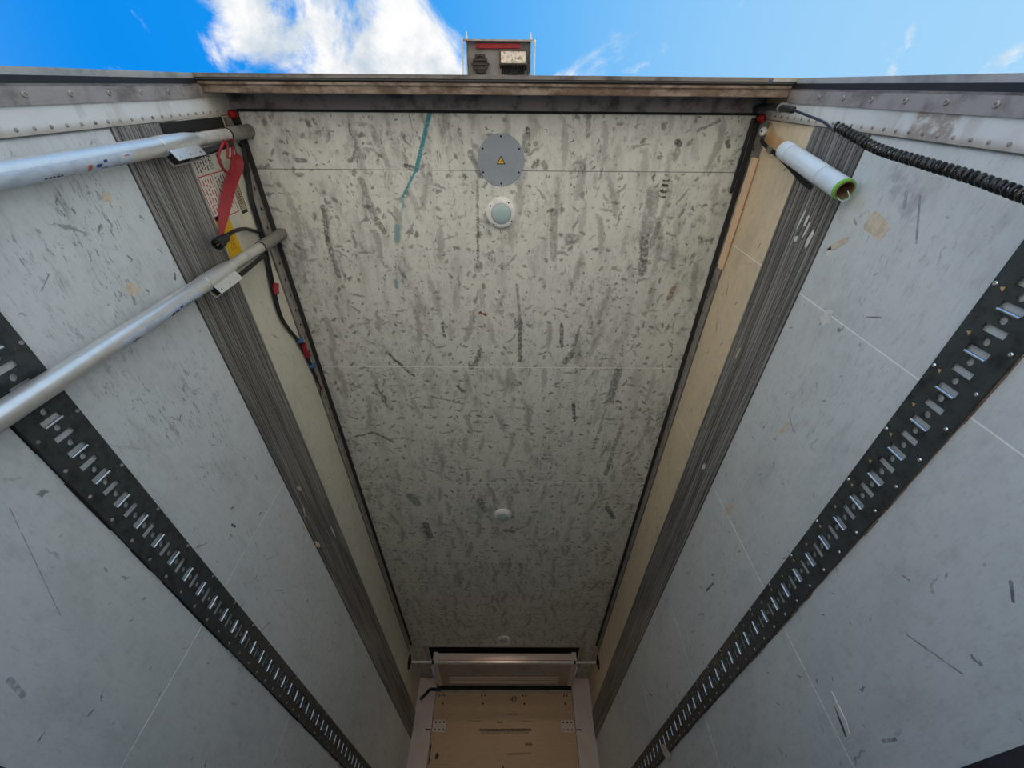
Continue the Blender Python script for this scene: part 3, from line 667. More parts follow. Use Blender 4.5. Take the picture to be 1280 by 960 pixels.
def sticker(root, x, y, z0, z1, a0, a1, marks_, r=0.0308):
    n_ = 8; mb = MB(); P = lambda a, z, rr=r: (x + rr * math.cos(a), y + rr * math.sin(a), z + ZC)
    for k in range(n_):
        b0 = a0 + (a1 - a0) * k / n_; b1 = a0 + (a1 - a0) * (k + 1) / n_; mb.add([P(b0, z0), P(b1, z0), P(b1, z1), P(b0, z1)], [(0, 1, 2, 3)])
    st = mb.build('sticker', 'sticker', root, True); st.location = (0, 0, 0)
    for mat, za, zb, fa, fb in marks_:      # printed patches on the sticker
        q = MB(); 
        for k in range(4):
            b0 = a0 + (a1 - a0) * (fa + (fb - fa) * k / 4); b1 = a0 + (a1 - a0) * (fa + (fb - fa) * (k + 1) / 4)
            q.add([P(b0, za, r + 0.0004), P(b1, za, r + 0.0004), P(b1, zb, r + 0.0004), P(b0, zb, r + 0.0004)], [(0, 1, 2, 3)])
        q.build('print', mat, st, True)
    return st
B1 = load_bar(-1.185, 0.186, 'thick bright aluminium load bar nearest the rear edge, with red cord on its clamp', (1.655, 1.86, 2.085))
B2 = load_bar(-1.185, 0.662, 'aluminium load bar crossing the left lashing track, second from the rear edge', (1.575, 1.77, 2.035))
rnd = random.Random(3)
pr = [('blue_ink', 1.345, 1.365, .45, .68), ('blue_ink', 1.372, 1.386, .25, .42), ('orange_ink', 1.315, 1.33, .40, .85), ('orange_ink', 1.368, 1.375, .72, .88), ('ink', 1.377, 1.388, .75, .86), ('orange_ink', 1.455, 1.475, .2, .28)]
pr += [('ink', 1.18 + 0.012 * k, 1.188 + 0.012 * k + 0.002 * (k % 2), .70, .82) for k in range(5)]
pr += [('ink', 1.41 + 0.010 * k, 1.417 + 0.010 * k, .80, .86) for k in range(7)] + [('orange_ink', 1.26, 1.275, .78, .9), ('ink', 1.215, 1.225, .55, .62)]
sticker(B1, -1.185, 0.186, 1.02, 1.492, math.radians(-15), math.radians(68), pr)
pr = [('blue_ink', 1.35, 1.37, .5, .8), ('ink', 1.33, 1.345, .5, .9), ('blue_ink', 1.375, 1.39, .3, .6), ('ink', 1.14, 1.18, .72, .95), ('red_ink', 1.15, 1.165, .5, .6)] + [('ink', 1.40 + .014 * k, 1.409 + .014 * k, .55, .70) for k in range(6)]
sticker(B2, -1.185, 0.662, 1.10, 1.50, math.radians(-10), math.radians(55), pr)

# black slotted stake pocket behind the first bar
t_ = thing('stake_pocket', 'narrow black plate with pale upper edge behind the rearmost load bar', 'plate', R(-W, 0.145, 1.77))
MB().box(-W + 0.0095, -W + 0.016, 0.1225, 0.163, 1.77 + ZC, 2.155 + ZC).build('pocket_plate', 'matt_black', t_, bevel=0.002)
MB().box(-W + 0.0005, -W + 0.0095, 0.1235, 0.158, 1.868 + ZC, 2.15 + ZC).build('backing_block', 'galv', t_)
MB().box(-W + 0.0095, -W + 0.017, 0.1195, 0.1222, 1.86 + ZC, 2.155 + ZC).build('pale_edge', 'post_white', t_)

# ================================================================== LABELS on the left wall
xw = -W + 0.0006
def wall_card(name, mat, y0, y1, z0, z1, label, cat='label'):
    o = MB().box(-W + 0.0002, xw + 0.0004, y0, y1, z0 + ZC, z1 + ZC).build(name, mat); return tag(o, label, cat)
lab = wall_card('warning_label', 'paper', 0.150, 0.315, 1.866, 2.075, 'white warning label with black lettering above the left grooved strip')
xt = xw + 0.0006
text('lettering', 'WARNING!', 0.030, 'ink', lab, (xt, 0.152, 1.972 + ZC), (0, 1, 0), (0, 0, 1))
rl = random.Random(5)
def print_lines(parent, mat, y0, y1, z0, z1, n_, th):
    for k in range(n_):
        z = z0 + (z1 - z0) * (k + 0.5) / n_; mb = MB(); y = y0
        while y < y1 - 0.01:
            wd = rl.uniform(0.008, 0.03); mb.box(xt - 0.0003, xt, y, min(y + wd, y1), z + ZC - th, z + ZC + th); y += wd + 0.006
        mb.build('print_line', mat, parent)
print_lines(lab, 'ink', 0.158, 0.308, 1.875, 1.962, 5, 0.0032); print_lines(lab, 'ink', 0.22, 0.308, 2.035, 2.068, 2, 0.004)
lab2 = wall_card('rules_label', 'paper', 0.319, 0.497, 1.866, 2.055, 'white label with red border lines, partly behind the red strap')
for a in ((0.319, 0.323, 1.866, 2.055), (0.493, 0.497, 1.866, 2.055), (0.323, 0.493, 1.866, 1.870), (0.323, 0.493, 2.051, 2.055), (0.323, 0.493, 1.955, 1.958)):
    MB().box(xt - 0.0003, xt, a[0], a[1], a[2] + ZC, a[3] + ZC).build('border', 'red_ink', lab2)
print_lines(lab2, 'red_ink', 0.335, 0.485, 1.878, 1.95, 4, 0.003); print_lines(lab2, 'ink', 0.335, 0.47, 1.968, 2.045, 4, 0.003)
lab3 = wall_card('yellow_label', 'yellow', 0.478, 0.660, 1.868, 1.967, 'yellow label above the left grooved strip, below the red strap')
print_lines(lab3, 'ink', 0.565, 0.635, 1.895, 1.940, 4, 0.0012)
lab4 = wall_card('data_label', 'beige', 0.385, 0.515, 2.075, 2.125, 'small beige data label with dark print beside the black cables')
text('lettering', 'IIIIIIII', 0.030, 'ink', lab4, (xt, 0.415, 2.09 + ZC), (0, 1, 0), (0, 0, 1))
for a in ((0.385, 0.515, 2.075, 2.079), (0.385, 0.515, 2.121, 2.125), (0.502, 0.515, 2.079, 2.121)): MB().box(xt - 0.0003, xt, a[0], a[1], a[2] + ZC, a[3] + ZC).build('border', 'ink', lab4)

# ================================================================== RED STRAP and cord
t_ = thing('red_strap', 'red webbing strap with cord loop hanging from the rear load bar clamp', 'strap', R(-1.20, 0.26, 2.14))
cord = spline([R(-1.150, 0.205, 1.985), R(-1.150, 0.245, 1.915), R(-1.150, 0.295, 1.915), R(-1.158, 0.318, 1.965), R(-1.165, 0.29, 2.01), R(-1.165, 0.235, 2.055), R(-1.158, 0.20, 2.06)], 8)
MB().tube(cord, 0.0055, 8).build('cord_loop', 'red', t_, True)
MB().tube(spline([R(-1.146, 0.196, 1.98), R(-1.143, 0.215, 1.99), R(-1.148, 0.262, 1.968)], 6), 0.005, 8).build('cord_tail', 'red', t_, True)
path = spline([R(-1.19, 0.265, 2.085), R(-1.185, 0.30, 2.085), R(-1.20, 0.375, 1.995), R(-1.21, 0.44, 1.93), R(-1.215, 0.50, 1.875), R(-1.222, 0.545, 1.842)], 6)
wd = [0.024, 0.025, 0.025, 0.024, 0.021, 0.014, 0.007]; mb = MB(); vs = []; nP = len(path)
for i, p in enumerate(path):
    tg = (path[min(i + 1, nP - 1)] - path[max(i - 1, 0)]).normalized(); tw = i / (nP - 1)
    nrm = Vector((0.62, -0.10 + 0.2 * math.sin(tw * 5), -0.76)).normalized(); sd = tg.cross(nrm).normalized(); nn = sd.cross(tg)
    hw = wd[min(int(tw * 6), 5)] * (1 - (tw * 6) % 1) + wd[min(int(tw * 6) + 1, 6)] * ((tw * 6) % 1)
    vs += [p + sd * hw + nn * .001, p - sd * hw + nn * .001, p - sd * hw - nn * .001, p + sd * hw - nn * .001]
mb.add(vs, [(4 * i + k, 4 * i + (k + 1) % 4, 4 * i + 4 + (k + 1) % 4, 4 * i + 4 + k) for i in range(nP - 1) for k in range(4)] + [(3, 2, 1, 0), tuple(4 * nP - 4 + k for k in range(4))])
mb.build('webbing', 'red', t_)

# ================================================================== CABLES on the left
t_ = thing('cable_bundle', 'black cable bundle with red tape sagging along the left ceiling rail', 'cable', R(-1.215, 0.3, 2.23))
cp = [(.125, 2.24), (.20, 2.255), (.305, 2.229), (.40, 2.195), (.473, 2.168), (.625, 2.150), (.779, 2.112), (.92, 2.076), (1.05, 2.062), (1.15, 2.090), (1.26, 2.14), (1.38, 2.165), (1.46, 2.180), (1.62, 2.196)]
for k, (ox, oz, r_) in enumerate(((0.0, 0.0, .0062), (0.003, 0.013, .0060), (0.002, -0.012, .0058))):
    sp = [R(-1.2285 + ox, y, min(z + oz * (1.0 if y < 1.0 else 0.55) + 0.003 * math.sin(9 * y + k), 2.258)) for y, z in (cp if k < 2 else cp[2:-1])]
    MB().tube(spline(sp, 6), r_, 8).build('cable', 'shiny_black', t_, True)
for y, z, ln in ((.905, 2.080, .05), (1.345, 2.160, .10)):
    MB().tube([R(-1.217, y - ln / 2, z + .013 - (.010 if y > 1 else -0.010)), R(-1.217, y, z + .004), R(-1.217, y + ln / 2, z - (.006 if y < 1 else -.012))], 0.017, 10).build('red_tape', 'red', t_, True)
for y, z in ((1.262, 2.143), (1.47, 2.183)): MB().lathe(R(-1.217, y, z), (0, 1, .25), [(0.021, -.004), (0.021, .004)], 12).build('cable_tie', 'blue', t_, True)
MB().tube(spline([R(-1.22, 1.60, 2.195), R(-1.215, 1.66, 2.180), R(-1.21, 1.69, 2.150)], 5), 0.003, 6).build('loose_end', 'matt_black', t_, True)
MB().tube(spline([R(-1.22, 1.60, 2.197), R(-1.215, 1.70, 2.195)], 5), 0.003, 6).build('loose_end', 'red', t_, True)
t_ = thing('plug_lead', 'short black lead ending in a round plug over the left grooved strip', 'cable', R(-1.20, 0.56, 1.80))
MB().tube(spline([R(-1.226, .615, 2.135), R(-1.218, .590, 2.07), R(-1.20, .560, 1.99), R(-1.195, .545, 1.90), R(-1.20, .552, 1.83)], 8), .0085, 10).build('lead', 'shiny_black', t_, True)
MB().lathe(R(-1.20, .5525, 1.845), (0, .12, -1), [(.012, 0), (.018, .01), (.020, .05), (.0235, .052), (.0235, .085), (.018, .087), (.016, .07)], 18).build('plug_body', 'rubber', t_, True)
for a in range(3): MB().tube([R(-1.20 + .007 * math.cos(a * 2.1), .558 + .007 * math.sin(a * 2.1), 1.785), R(-1.20 + .007 * math.cos(a * 2.1), .561 + .007 * math.sin(a * 2.1), 1.763)], .0022, 6).build('pin', 'brass', t_, True)

# ================================================================== CORNER LAMPS, knob
for s, lb in ((-1, 'small red marker lamp in the left rear corner under the header'), (1, 'small red marker lamp in the right rear corner under the header')):
    t_ = thing('marker_lamp', lb, 'lamp', R(s * 1.222, 0.118, 2.24), 'red marker lamps in the rear corners')
    MB().lathe(R(s * 1.222, .118, 2.258), (0, 0, -1), [(.016, 0), (.018, .006), (.018, .022), (.013, .030), (.004, .033)], 18).build('lens', 'red_lens', t_, True)
    MB().lathe(R(s * 1.222, .118, 2.268), (0, 0, -1), [(.0165, 0), (.0165, .010)], 18).build('lamp_base', 'rubber', t_, True)
t_ = thing('round_knob', 'small round white knob on the right ceiling rail below the red lamp', 'knob', R(1.233, .165, 2.205))
MB().lathe(R(1.2345, .165, 2.205), (-1, 0, -.3), [(.017, 0), (.019, .006), (.017, .014), (.010, .017)], 20).build('knob', 'white_plastic', t_, True)
MB().lathe(R(1.217, .165, 2.1995), (-1, 0, -.3), [(.003, 0), (.003, .003)], 8).build('screw', 'brown_black', t_, True)

# ================================================================== RIGHT CORNER: hose, stick, film roll, coil
o = MB().tube(spline([R(1.195, .118, 2.262), R(1.192, .2, 2.261), R(1.192, .44, 2.261)], 5), .0085, 10).build('rubber_hose', 'rubber', None, True)
tag(o, 'black rubber hose end lying along the right ceiling rail', 'hose')
o = MB().box(1.2150, 1.2345, .272, .812, 2.176 + ZC, 2.214 + ZC).build('wooden_batten', 'wood', None, bevel=0.003); tag(o, 'bare pine batten wedged along the right ceiling rail', 'batten')

A = Vector(R(1.190, .208, 1.925)); Bq = Vector(R(1.186, .278, 1.485)); ax = (Bq - A).normalized(); Ln = (Bq - A).length; rr = .0345
t_ = thing('film_roll', 'roll of clear stretch film with green ring and cardboard core hung by the right wall', 'roll', tuple(A))
MB().lathe(A, ax, [(.0005, .004), (rr * .80, .0), (rr * .97, .006), (rr, .018), (rr, .062), (rr * .985, .064), (rr * .985, .066), (rr, .068), (rr, Ln * .70), (rr * .985, Ln * .70 + .002), (rr * 1.0, Ln * .70 + .004), (rr, Ln - .014), (rr * .93, Ln - .012)], 40, False).build('film', 'film', t_, True)
cr_ = MB(); cr_.lathe(A + ax * (Ln - .0135), ax, [(rr * .985, 0), (rr * .985, .013), (rr * .86, .0145), (rr * .86, 0)], 40, False); cr_.build('core_ring', 'green', t_, True)
for fr in (.15, .70): MB().lathe(A + ax * (Ln * fr), ax, [(rr * .99, 0), (rr * 1.012, .0008), (rr * 1.012, .0028), (rr * .99, .0036)], 40, False).build('wrap_edge', 'plate', t_, True)
hol = MB(); seg = 32; az_ = ax; axx = az_.orthogonal().normalized(); ayy = az_.cross(axx); vs = []
for r_, h in ((rr * .86, Ln + .0005), (rr * .74, Ln + .001), (rr * .74, Ln - .16)):
    vs += [A + az_ * h + axx * (r_ * math.cos(2 * PI * k / seg)) + ayy * (r_ * math.sin(2 * PI * k / seg)) for k in range(seg)]
hol.add(vs, [(i * seg + k, i * seg + (k + 1) % seg, (i + 1) * seg + (k + 1) % seg, (i + 1) * seg + k) for i in range(2) for k in range(seg)] + [tuple(2 * seg + k for k in range(seg))])
hol.build('cardboard_core', 'card', t_, True)
MB().tube(spline([Bq + Vector((-.015, .02, .01)), Bq + Vector((-.008, .03, -.02)), Bq + Vector((.004, .018, -.03)), Bq + Vector((.006, .0, -.005))], 6), .0012, 6).build('film_tail', 'film', t_, True)
t_ = thing('hanging_strap', 'black strap holding the film roll to the right ceiling rail', 'strap', R(1.232, .195, 2.20))
sp = spline([R(1.2335, .197, 2.215), R(1.222, .208, 2.16), R(1.215, .222, 2.09), R(1.215, .238, 2.00), R(1.222, .268, 1.90), R(1.228, .30, 1.80), R(1.228, .315, 1.72)], 6); vs = []; mb = MB()
for i, p in enumerate(sp):
    tg = (sp[min(i + 1, len(sp) - 1)] - sp[max(i - 1, 0)]).normalized(); sd = tg.cross(Vector((1, 0, 0.15))).normalized(); nn = sd.cross(tg); hw = .008
    vs += [p + sd * hw + nn * .0015, p - sd * hw + nn * .0015, p - sd * hw - nn * .0015, p + sd * hw - nn * .0015]
mb.add(vs, [(4 * i + k, 4 * i + (k + 1) % 4, 4 * i + 4 + (k + 1) % 4, 4 * i + 4 + k) for i in range(len(sp) - 1) for k in range(4)] + [(3, 2, 1, 0), tuple(4 * len(sp) - 4 + k for k in range(4))])
mb.build('webbing', 'matt_black', t_)
MB().obox(R(1.214, .226, 2.075), (.004, 0, 0), (0, .004, -.02), (0, .012, .002)).build('buckle', 'cap', t_, bevel=.001)

t_ = thing('coiled_cable', 'black coiled cable running down from the right rear corner', 'cable', R(1.18, .07, 1.98))
MB().tube(spline([R(1.19, .085, 2.262), R(1.19, .075, 2.22), R(1.185, .068, 2.12), R(1.175, .07, 2.02)], 6), .014, 10).build('sleeve', 'rubber', t_, True)
gA = Vector(R(1.175, .070, 2.02)); gB = Vector(R(1.155, .071, 1.90)); gd = (gB - gA).normalized()
MB().lathe(gA, gd, [(.017, -.006), (.017, .004)], 18).build('grommet', 'cap', t_, True)
MB().lathe(gA, gd, [(.0125, .004), (.0125, (gB - gA).length), (.009, (gB - gA).length + .002)], 14).build('connector', 'rubber', t_, True)
thin = spline([gB, R(1.155, .083, 1.80), R(1.155, .097, 1.69), R(1.155, .112, 1.635), R(1.150, .118, 1.605), R(1.150, .108, 1.59)], 8)
MB().tube(thin, .0045, 8).build('straight_lead', 'shiny_black', t_, True)
axis = spline([R(1.150, .104, 1.60), R(1.150, .128, 1.48), R(1.147, .146, 1.37), R(1.142, .157, 1.20), R(1.135, .165, 1.05), R(1.120, .173, .93), R(1.09, .182, .78), R(1.05, .190, .60), R(1.0, .195, .40)], 24)
cum = [0.0]
for i in range(1, len(axis)): cum.append(cum[-1] + (axis[i] - axis[i - 1]).length)
pitch, rc, wr_ = .0195, .0105, .0047; turns = int(cum[-1] / pitch); pts = []; j = 0; per = 12
for q in range(turns * per):
    dq = q / per * pitch
    while j < len(cum) - 2 and cum[j + 1] < dq: j += 1
    f_ = (dq - cum[j]) / max(cum[j + 1] - cum[j], 1e-6); c = axis[j].lerp(axis[j + 1], f_); tg = (axis[j + 1] - axis[j]).normalized()
    a = tg.cross(Vector((1, 0, 0))).normalized(); b2 = tg.cross(a); th = 2 * PI * q / per
    pts.append(c + a * rc * math.cos(th) + b2 * rc * math.sin(th))
MB().tube(pts, wr_, 6).build('coil', 'shiny_black', t_, True)

# ================================================================== CEILING FITTINGS
t_ = thing('cover_plate', 'round blue-grey cover plate with yellow high-voltage triangle on the ceiling', 'plate', (0.0125, .303, H))
MB().lathe((0.0125, .303, H), (0, 0, -1), [(.116, 0), (.116, .003), (.1145, .0042)], 56).build('disc', 'plate', t_, True)
for k in range(6):
    a = math.radians(90 + 60 * k); MB().lathe((0.0125 + .103 * math.cos(a), .303 + .103 * math.sin(a), H - .0042), (0, 0, -1), [(.0048, 0), (.0045, .0015), (.002, .002)], 10).build('screw', 'matt_black', t_, True)
cx_, cy_ = .0125, .306; zt = H - .0043
def tri(sc, z, th=.0004): return MB().prism([(cx_ + sc * p[0], cy_ + sc * p[1], z) for p in ((-.5, .29), (.5, .29), (0, -.577))], (0, 0, -th))
o = tri(.044, zt).build('warning_triangle', 'ink', t_)
tri(.031, zt - .0004).build('yellow_field', 'warn_yellow', o)
MB().prism([(cx_ + .0055 * a, cy_ - .0055 * b2, zt - .0008) for a, b2 in ((.25, 1.5), (-.55, .05), (-.05, .05), (-.35, -1.0), (.6, .35), (.05, .35))], (0, 0, -.0003)).build('lightning_bolt', 'ink', o)
def ceiling_light(x, y, label, rot, watts=0):
    t_ = thing('ceiling_light', label, 'lamp', (x, y, H), 'round ceiling lights')
    MB().lathe((x, y, H), (0, 0, -1), [(.079, 0), (.080, .010), (.075, .024), (.064, .031), (.053, .032)], 40).build('bezel', 'white_plastic', t_, True)
    MB().lathe((x, y, H), (0, 0, -1), [(.052, .026), (.050, .033), (.044, .037), (.02, .040), (.002, .0405)], 36).build('lens', 'lens', t_, True)
    MB().lathe((x, y, H), (0, 0, -1), [(.0528, .0305), (.0528, .0332), (.0505, .0332), (.0505, .0305)], 36).build('lens_seal', 'plate', t_, True)
    if watts:
        ld = bpy.data.lights.new('added_fill', 'AREA'); ld.shape = 'DISK'; ld.size = .09; ld.energy = watts; ld.color = (1.0, 0.80, 0.62)  # added fill light to brighten the front bulkhead; the fixture itself is unlit
        lo = bpy.data.objects.new('added_fill', ld); COL.objects.link(lo); lo.parent = t_; lo.location = (0, 0, -.043)
    for k in range(4):
        a = rot + PI / 2 * k; MB().lathe((x + .067 * math.cos(a), y + .067 * math.sin(a), H - .0285), (0, 0, -1), [(.0042, 0), (.004, .003)], 10).build('screw', 'matt_black', t_, True)
ceiling_light(.0115, .546, 'round white ceiling light right beside the grey cover plate', .62)
ceiling_light(.003, 3.149, 'round white ceiling light halfway down the trailer', 1.0, 0.5)
ceiling_light(-.003, 5.757, 'round white ceiling light just before the evaporator', .3, 1.9)

# ================================================================== LAMP BOX on the rear header
t_ = thing('rear_lamp_bracket', 'grey lamp bracket standing above the rear header against the sky', 'bracket', R(0, -.03, 2.44))
zb = 2.455
MB().box(-.150, .152, -.163, -.020, zb + .052 + ZC, zb + .056 + ZC).build('back_plate', 'lamp_grey', t_)
MB().box(-.168, .170, -.169, -.163, zb + .008 + ZC, zb + .056 + ZC).build('front_flange', 'outer', t_)
MB().box(-.168, .170, -.020, -.016, 2.40 + ZC, zb + .056 + ZC).build('mounting_flange', 'lamp_grey', t_)
for sx in (-.150, .152): MB().box(sx - .002, sx + .002, -.163, -.032, zb + .012 + ZC, zb + .056 + ZC).build('side_plate', 'lamp_grey', t_)
for sx in (-.167, .169):
    MB().tube(spline([R(sx, -.165, zb), R(sx, -.160, zb - .004), R(sx, -.10, zb - .006), R(sx, -.034, zb - .03)], 5), .0035, 8).build('guard_rod', 'alu_dull', t_, True)
for sx in (-.148, .15): MB().tube([R(sx, -.166, zb + .02), R(sx, -.196, zb + .02)], [.006, .002], 8).build('bolt', 'alu_dull', t_, True)
t_ = thing('brake_lamp', 'slim red brake lamp strip along the far edge of the lamp bracket', 'lamp', R(.01, -.15, zb + .05))
MB().box(-.108, .104, -.157, -.137, zb + .032 + ZC, zb + .0515 + ZC).build('lens', 'red_lens', t_, bevel=.002)
t_ = thing('reversing_alarm', 'round muddy black reversing alarm under the lamp bracket', 'alarm', R(-.088, -.075, zb + .05))
c = R(-.088, -.078, zb + .0515)
MB().lathe(c, (0, 0, -1), [(.030, 0), (.037, .008), (.038, .028), (.033, .036), (.030, .036), (.028, .030), (.004, .029)], 24).build('housing', 'brown_black', t_, True)
for k in (-1, 0, 1): MB().box(c[0] - .030, c[0] + .030, c[1] + .016 * k - .003, c[1] + .016 * k + .003, c[2] - .038, c[2] - .030).build('grille_bar', 'brown_black', t_)
for k in range(6): MB().lathe((c[0] + .038 * math.cos(k * PI / 3), c[1] + .038 * math.sin(k * PI / 3), c[2] - .012), (0, 0, -1), [(.006, 0), (.006, .018)], 8).build('lug', 'brown_black', t_, True)
t_ = thing('work_lamp', 'rectangular work lamp with mud-flecked lens under the lamp bracket', 'lamp', R(.07, -.09, zb + .05))
MB().obox(R(.070, -.098, zb + .020), (.066, 0, 0), (0, .030, -.010), (0, .008, .022)).build('housing', 'brown_black', t_, bevel=.005)
MB().obox(R(.070, -.103, zb - .003), (.058, 0, 0), (0, .022, -.0075), (0, .001, .003)).build('lens', 'muddy_lens', t_, bevel=.0015)
for k in range(11): MB().box(.014 + .0105 * k, .018 + .0105 * k, -.070, -.042, zb + .000 + ZC, zb + .050 + ZC).build('cooling_fin', 'matt_black', t_)
MB().tube(spline([R(.115, -.055, zb + .02), R(.135, -.06, zb + .0), R(.143, -.045, zb - .01), R(.140, -.034, zb + .03)], 6), .004, 8).build('lead', 'rubber', t_, True)

# ================================================================== FRONT BULKHEAD
MB().box(-.978, .978, 7.058, Y_END - .0005, 0.0, 2.068 + ZC).build('plywood_panel', 'ply', WF)
for s in (-1, 1):
    x0, x1 = sorted((s * .984, s * (W - .0005)))
    MB().box(x0, x1, 7.050, Y_END - .0005, 0.0, 2.240 + ZC).build('corner_post', 'pink', WF, bevel=.003)
    x0, x1 = sorted((s * .978, s * .984)); MB().box(x0, x1, 7.075, Y_END - .0005, 0, 2.06 + ZC).build('joint', 'matt_black', WF)
MB().box(-.978, .978, 7.040, Y_END - .0005, 2.068 + ZC, 2.098 + ZC).build('ledge', 'evap_under', WF, bevel=.002)
MB().box(-.978, .978, 7.060, Y_END - .0005, 2.098 + ZC, H - .002).build('back_panel', 'matt_black', WF)
for s in (-1, 1):
    x0, x1 = sorted((s * .79, s * .968)); pl_ = MB().box(x0, x1, 7.052, 7.058, 1.625 + ZC, 1.755 + ZC).build('hinge_plate', 'pink', WF, bevel=.0015)
    for i in range(3):
        for z in (1.65, 1.73): MB().lathe((s * (.82 + .055 * i), 7.052, z + ZC), (0, -1, 0), [(.011, 0), (.009, .005)], 10).build('bolt', 'brown_black', pl_, True)
    MB().box(min(s * .985, s * 1.065), max(s * .985, s * 1.065), 7.045, 7.050, 1.642 + ZC, 1.656 + ZC).build('latch_slot', 'matt_black', WF)
for x in (-.93, -.89, -.86, -.32, -.27, .27, .31, .86, .90): MB().lathe((x, 7.058, 2.035 + ZC), (0, -1, 0), [(.011, 0), (.009, .004)], 10).build('bolt', 'brown_black', WF, True)
for x in (-.87, -.30, .29, .87): MB().lathe((x, 7.058, 1.94 + ZC), (0, -1, 0), [(.014, 0), (.012, .005)], 10).build('bolt', 'brown_black', WF, True)
text('chalked_number', '43', .10, 'brown_black', WF, (.085, 7.0572, 1.955 + ZC), (1, 0, 0.05), (0, 0, 1))
MB().box(-.965, -.955, 7.052, 7.058, 1.30 + ZC, 1.50 + ZC).build('latch_bar', 'matt_black', WF)

t_ = thing('evaporator_unit', 'wide low evaporator housing under the ceiling at the front wall', 'cooler', R(0, 6.15, 2.12))
MB().box(-.885, .905, 6.160, 6.950, 2.128 + ZC, 2.245 + ZC).build('housing', 'pink', t_, bevel=.004)
for s in (-1, 1):
    x0, x1 = (-.945, -.887) if s < 0 else (.907, .968); MB().box(x0, x1, 6.150, 6.950, 2.118 + ZC, 2.258 + ZC).build('end_cap', 'pink', t_, bevel=.004)
MB().box(-.880, .900, 6.20, 6.945, 2.1215 + ZC, 2.128 + ZC).build('drip_tray', 'evap_under', t_)
for k in range(4): MB().box(-.76, .76, 6.62 + .07 * k, 6.645 + .07 * k, 2.117 + ZC, 2.1216 + ZC).build('tray_rib', 'pink', t_)
MB().box(-.88, .90, 6.1575, 6.1605, 2.160 + ZC, 2.166 + ZC).build('panel_line', 'red_ink', t_)
for k in range(3): MB().lathe((-.55 + .55 * k, 6.50, 2.1215 + ZC), (0, 0, -1), [(.012, 0), (.010, .004)], 10).build('bolt', 'brown_black', t_, True)
for sx in (-.6, .6): MB().box(sx - .03, sx + .03, 6.5, 6.6, 2.245 + ZC, H + .10).build('hanger', 'matt_black', t_)
MB().box(-.93, .955, 6.952, 7.045, 2.100 + ZC, 2.135 + ZC).build('gap_shade_block', 'matt_black', t_)  # black block stands in for the shade in the gap behind the housing
t_ = thing('ceiling_frame', 'thin flat frame on the ceiling around the evaporator opening', 'frame', R(0, 6.02, 2.273))
MB().box(-1.075, 1.075, 5.985, 6.025, H - .006, H - .0002).build('frame_bar', 'evap_under', t_)
for s in (-1, 1):
    x0, x1 = sorted((s * 1.02, s * 1.075)); MB().box(x0, x1, 6.026, 6.66, H - .006, H - .0002).build('frame_bar', 'evap_under', t_)
t_ = thing('cross_rod', 'thin steel rod spanning both walls in front of the evaporator', 'rod', R(0, 6.10, 2.125))
MB().tube([R(-W + .003, 6.10, 2.120), R(W - .003, 6.10, 2.120)], .0135, 12).build('rod', 'white_plastic', t_, True)
for s in (-1, 1):
    MB().lathe(R(s * (W - .0003), 6.10, 2.120), (-s, 0, 0), [(.085, 0), (.085, .005), (.03, .010), (.018, .03)], 24).build('wall_flange', 'matt_black', t_, True)
    MB().lathe(R(s * .93, 6.10, 2.120), (1, 0, 0), [(.020, -.012), (.020, .012)], 12).build('clip', 'matt_black', t_, True)
o = MB().tube(spline([R(-.90, 6.99, 2.085), R(-.98, 6.98, 2.085), R(-1.06, 6.99, 2.085), R(-1.12, 7.02, 2.04), R(-1.19, 7.03, 1.98)], 6), .02, 10).build('drain_hose', 'rubber', None, True)
tag(o, 'black drain hose bent over the left front corner post', 'hose')

# ================================================================== LABEL RESIDUES AND SCRAPS stuck to the walls and strips
def blob(side, y, z, ry, rz, seed, mat, label, tilt=0.0, off=0.0, ragged=.35, square=0.0):
    rq = random.Random(seed); n_ = 14; poly = []
    for k in range(n_):
        a = 2 * PI * (k + .5 * rq.random()) / n_; f_ = (1 - ragged * rq.random()) * (1 - square + square / max(abs(math.cos(a)), abs(math.sin(a)))); py, pz = ry * f_ * math.cos(a), rz * f_ * math.sin(a)
        poly.append((side * (W - off - .0003), y + py * math.cos(tilt) - pz * math.sin(tilt), z + ZC + py * math.sin(tilt) + pz * math.cos(tilt)))
    o = MB().prism(poly, (-side * .0009, 0, 0)).build('paper_scrap', mat); return tag(o, label, 'scrap', 'torn paper scraps stuck to the walls')
blob(1, .356, 1.352, .032, .052, 1, 'residue', 'largest square patch of torn paper on the right wall beside the film roll', .2, 0, .14, .9)
blob(1, .455, 1.475, .065, .013, 2, 'residue', 'long torn paper strip on the right wall beside the grooved strip', -1.05 + PI / 2 + .35, 0, .3)
blob(1, .492, 1.500, .032, .013, 12, 'scrap', 'white curl at the end of the long torn paper strip on the right wall', .1, 0, .4)
blob(1, .688, 1.362, .042, .030, 3, 'scrap', 'torn white scrap on the right wall at the first panel joint', .4, 0, .5)
blob(1, 1.175, 1.285, .055, .016, 4, 'residue', 'thin brown scrap on the right wall midway between strip and track', .3, 0, .6)
blob(1, 1.825, 1.357, .060, .030, 5, 'residue', 'brownish paper scrap on the right wall by the second panel joint', .2, 0, .45)
blob(-1, .575, 1.322, .040, .035, 6, 'residue', 'torn brown paper scrap on the left wall below the rear load bars', .5, 0, .6)
blob(-1, .300, 1.410, .022, .018, 7, 'residue', 'small brown triangular scrap on the left wall nearest the rear edge', .1, 0, .5)
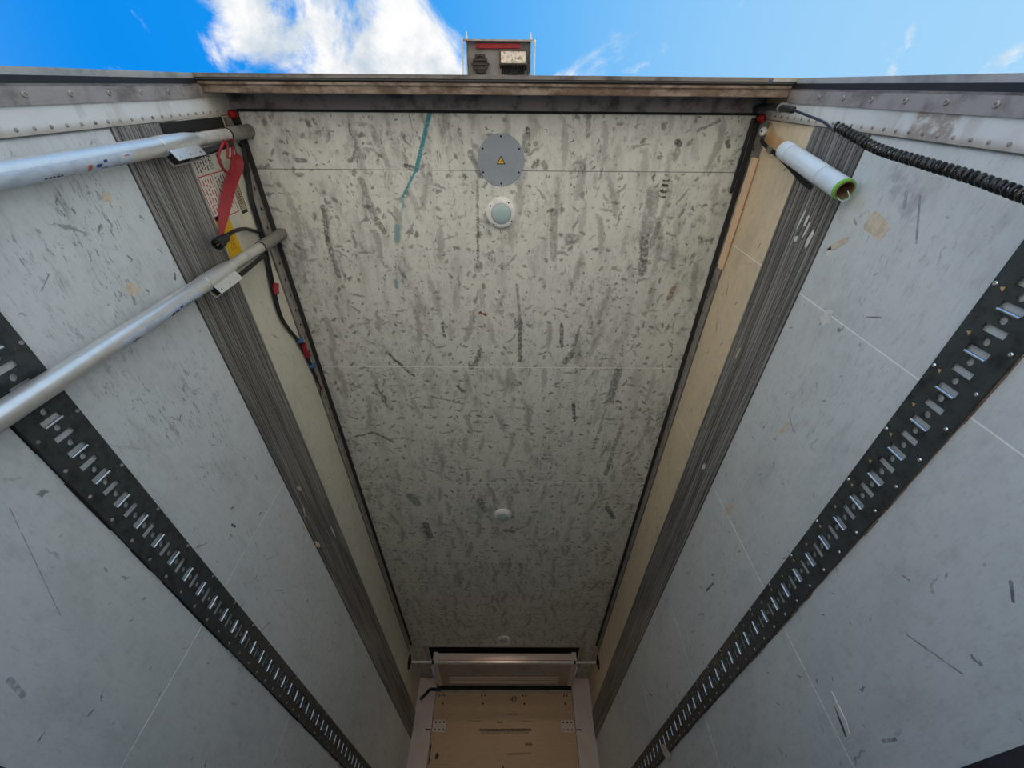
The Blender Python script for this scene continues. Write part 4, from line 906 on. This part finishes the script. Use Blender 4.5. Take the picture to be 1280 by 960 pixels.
blob(-1, 2.28, 1.535, .055, .016, 8, 'residue', 'pale brown scrap on the left wall just under the grooved strip', .2, 0, .5)
blob(-1, 2.01, 1.628, .040, .014, 9, 'residue', 'upper torn brown scrap on the left grooved strip', .4, .0095, .5)
blob(-1, 2.17, 1.582, .055, .010, 10, 'residue', 'lower torn brown scrap on the left grooved strip', -.3, .0095, .5)
blob(-1, 2.50, 1.562, .075, .018, 11, 'residue', 'long ragged pinkish scrap at the foot of the left grooved strip', .3, .0095, .6)
blob(-1, 2.65, 1.752, .085, .009, 13, 'scrap', 'narrow pale sliver on the left grooved strip', .0, .0095, .3)
for k, (y, z, a, b2) in enumerate(((.430, 1.706, .045, .008), (.425, 1.672, .024, .010), (.452, 1.650, .040, .007), (.478, 1.612, .042, .012), (.500, 1.690, .014, .014))):
    blob(1, y, z, a, b2, 20 + k, 'scrap', ['longest', 'upper short', 'middle thin', 'lowest wide', 'small ragged'][k] + ' white tape shred on the right grooved strip', .12, .0095, .3)
blob(1, 1.838, 1.667, .036, .020, 30, 'scrap', 'small white triangular scrap on the right grooved strip', .2, .0095, .5)
blob(1, 1.10, 1.768, .045, .008, 31, 'residue', 'brown sliver high on the right grooved strip', .1, .0095, .4)
blob(1, 3.95, .80, .10, .05, 32, 'residue', 'peeling pale tag stuck on the right lashing track', .5, .013, .3)
# gouge in the right wall skin
g_ = [c for c in WR.children if c.name.startswith('panel')][1]
o = MB().prism([(W - .0002, 1.765, .525 + ZC), (W - .0002, 1.785, .47 + ZC), (W - .0002, 1.80, .425 + ZC), (W - .0002, 1.812, .400 + ZC), (W - .0002, 1.79, .405 + ZC), (W - .0002, 1.772, .44 + ZC)], (-.004, 0, 0)).build('gouge', 'scrap', g_)
o = MB().prism([(W - .0002, 1.795, .49 + ZC), (W - .0002, 1.81, .45 + ZC), (W - .0002, 1.822, .41 + ZC), (W - .0002, 1.812, .405 + ZC), (W - .0002, 1.802, .44 + ZC)], (-.001, 0, 0)).build('gouge', 'dark_joint', g_)
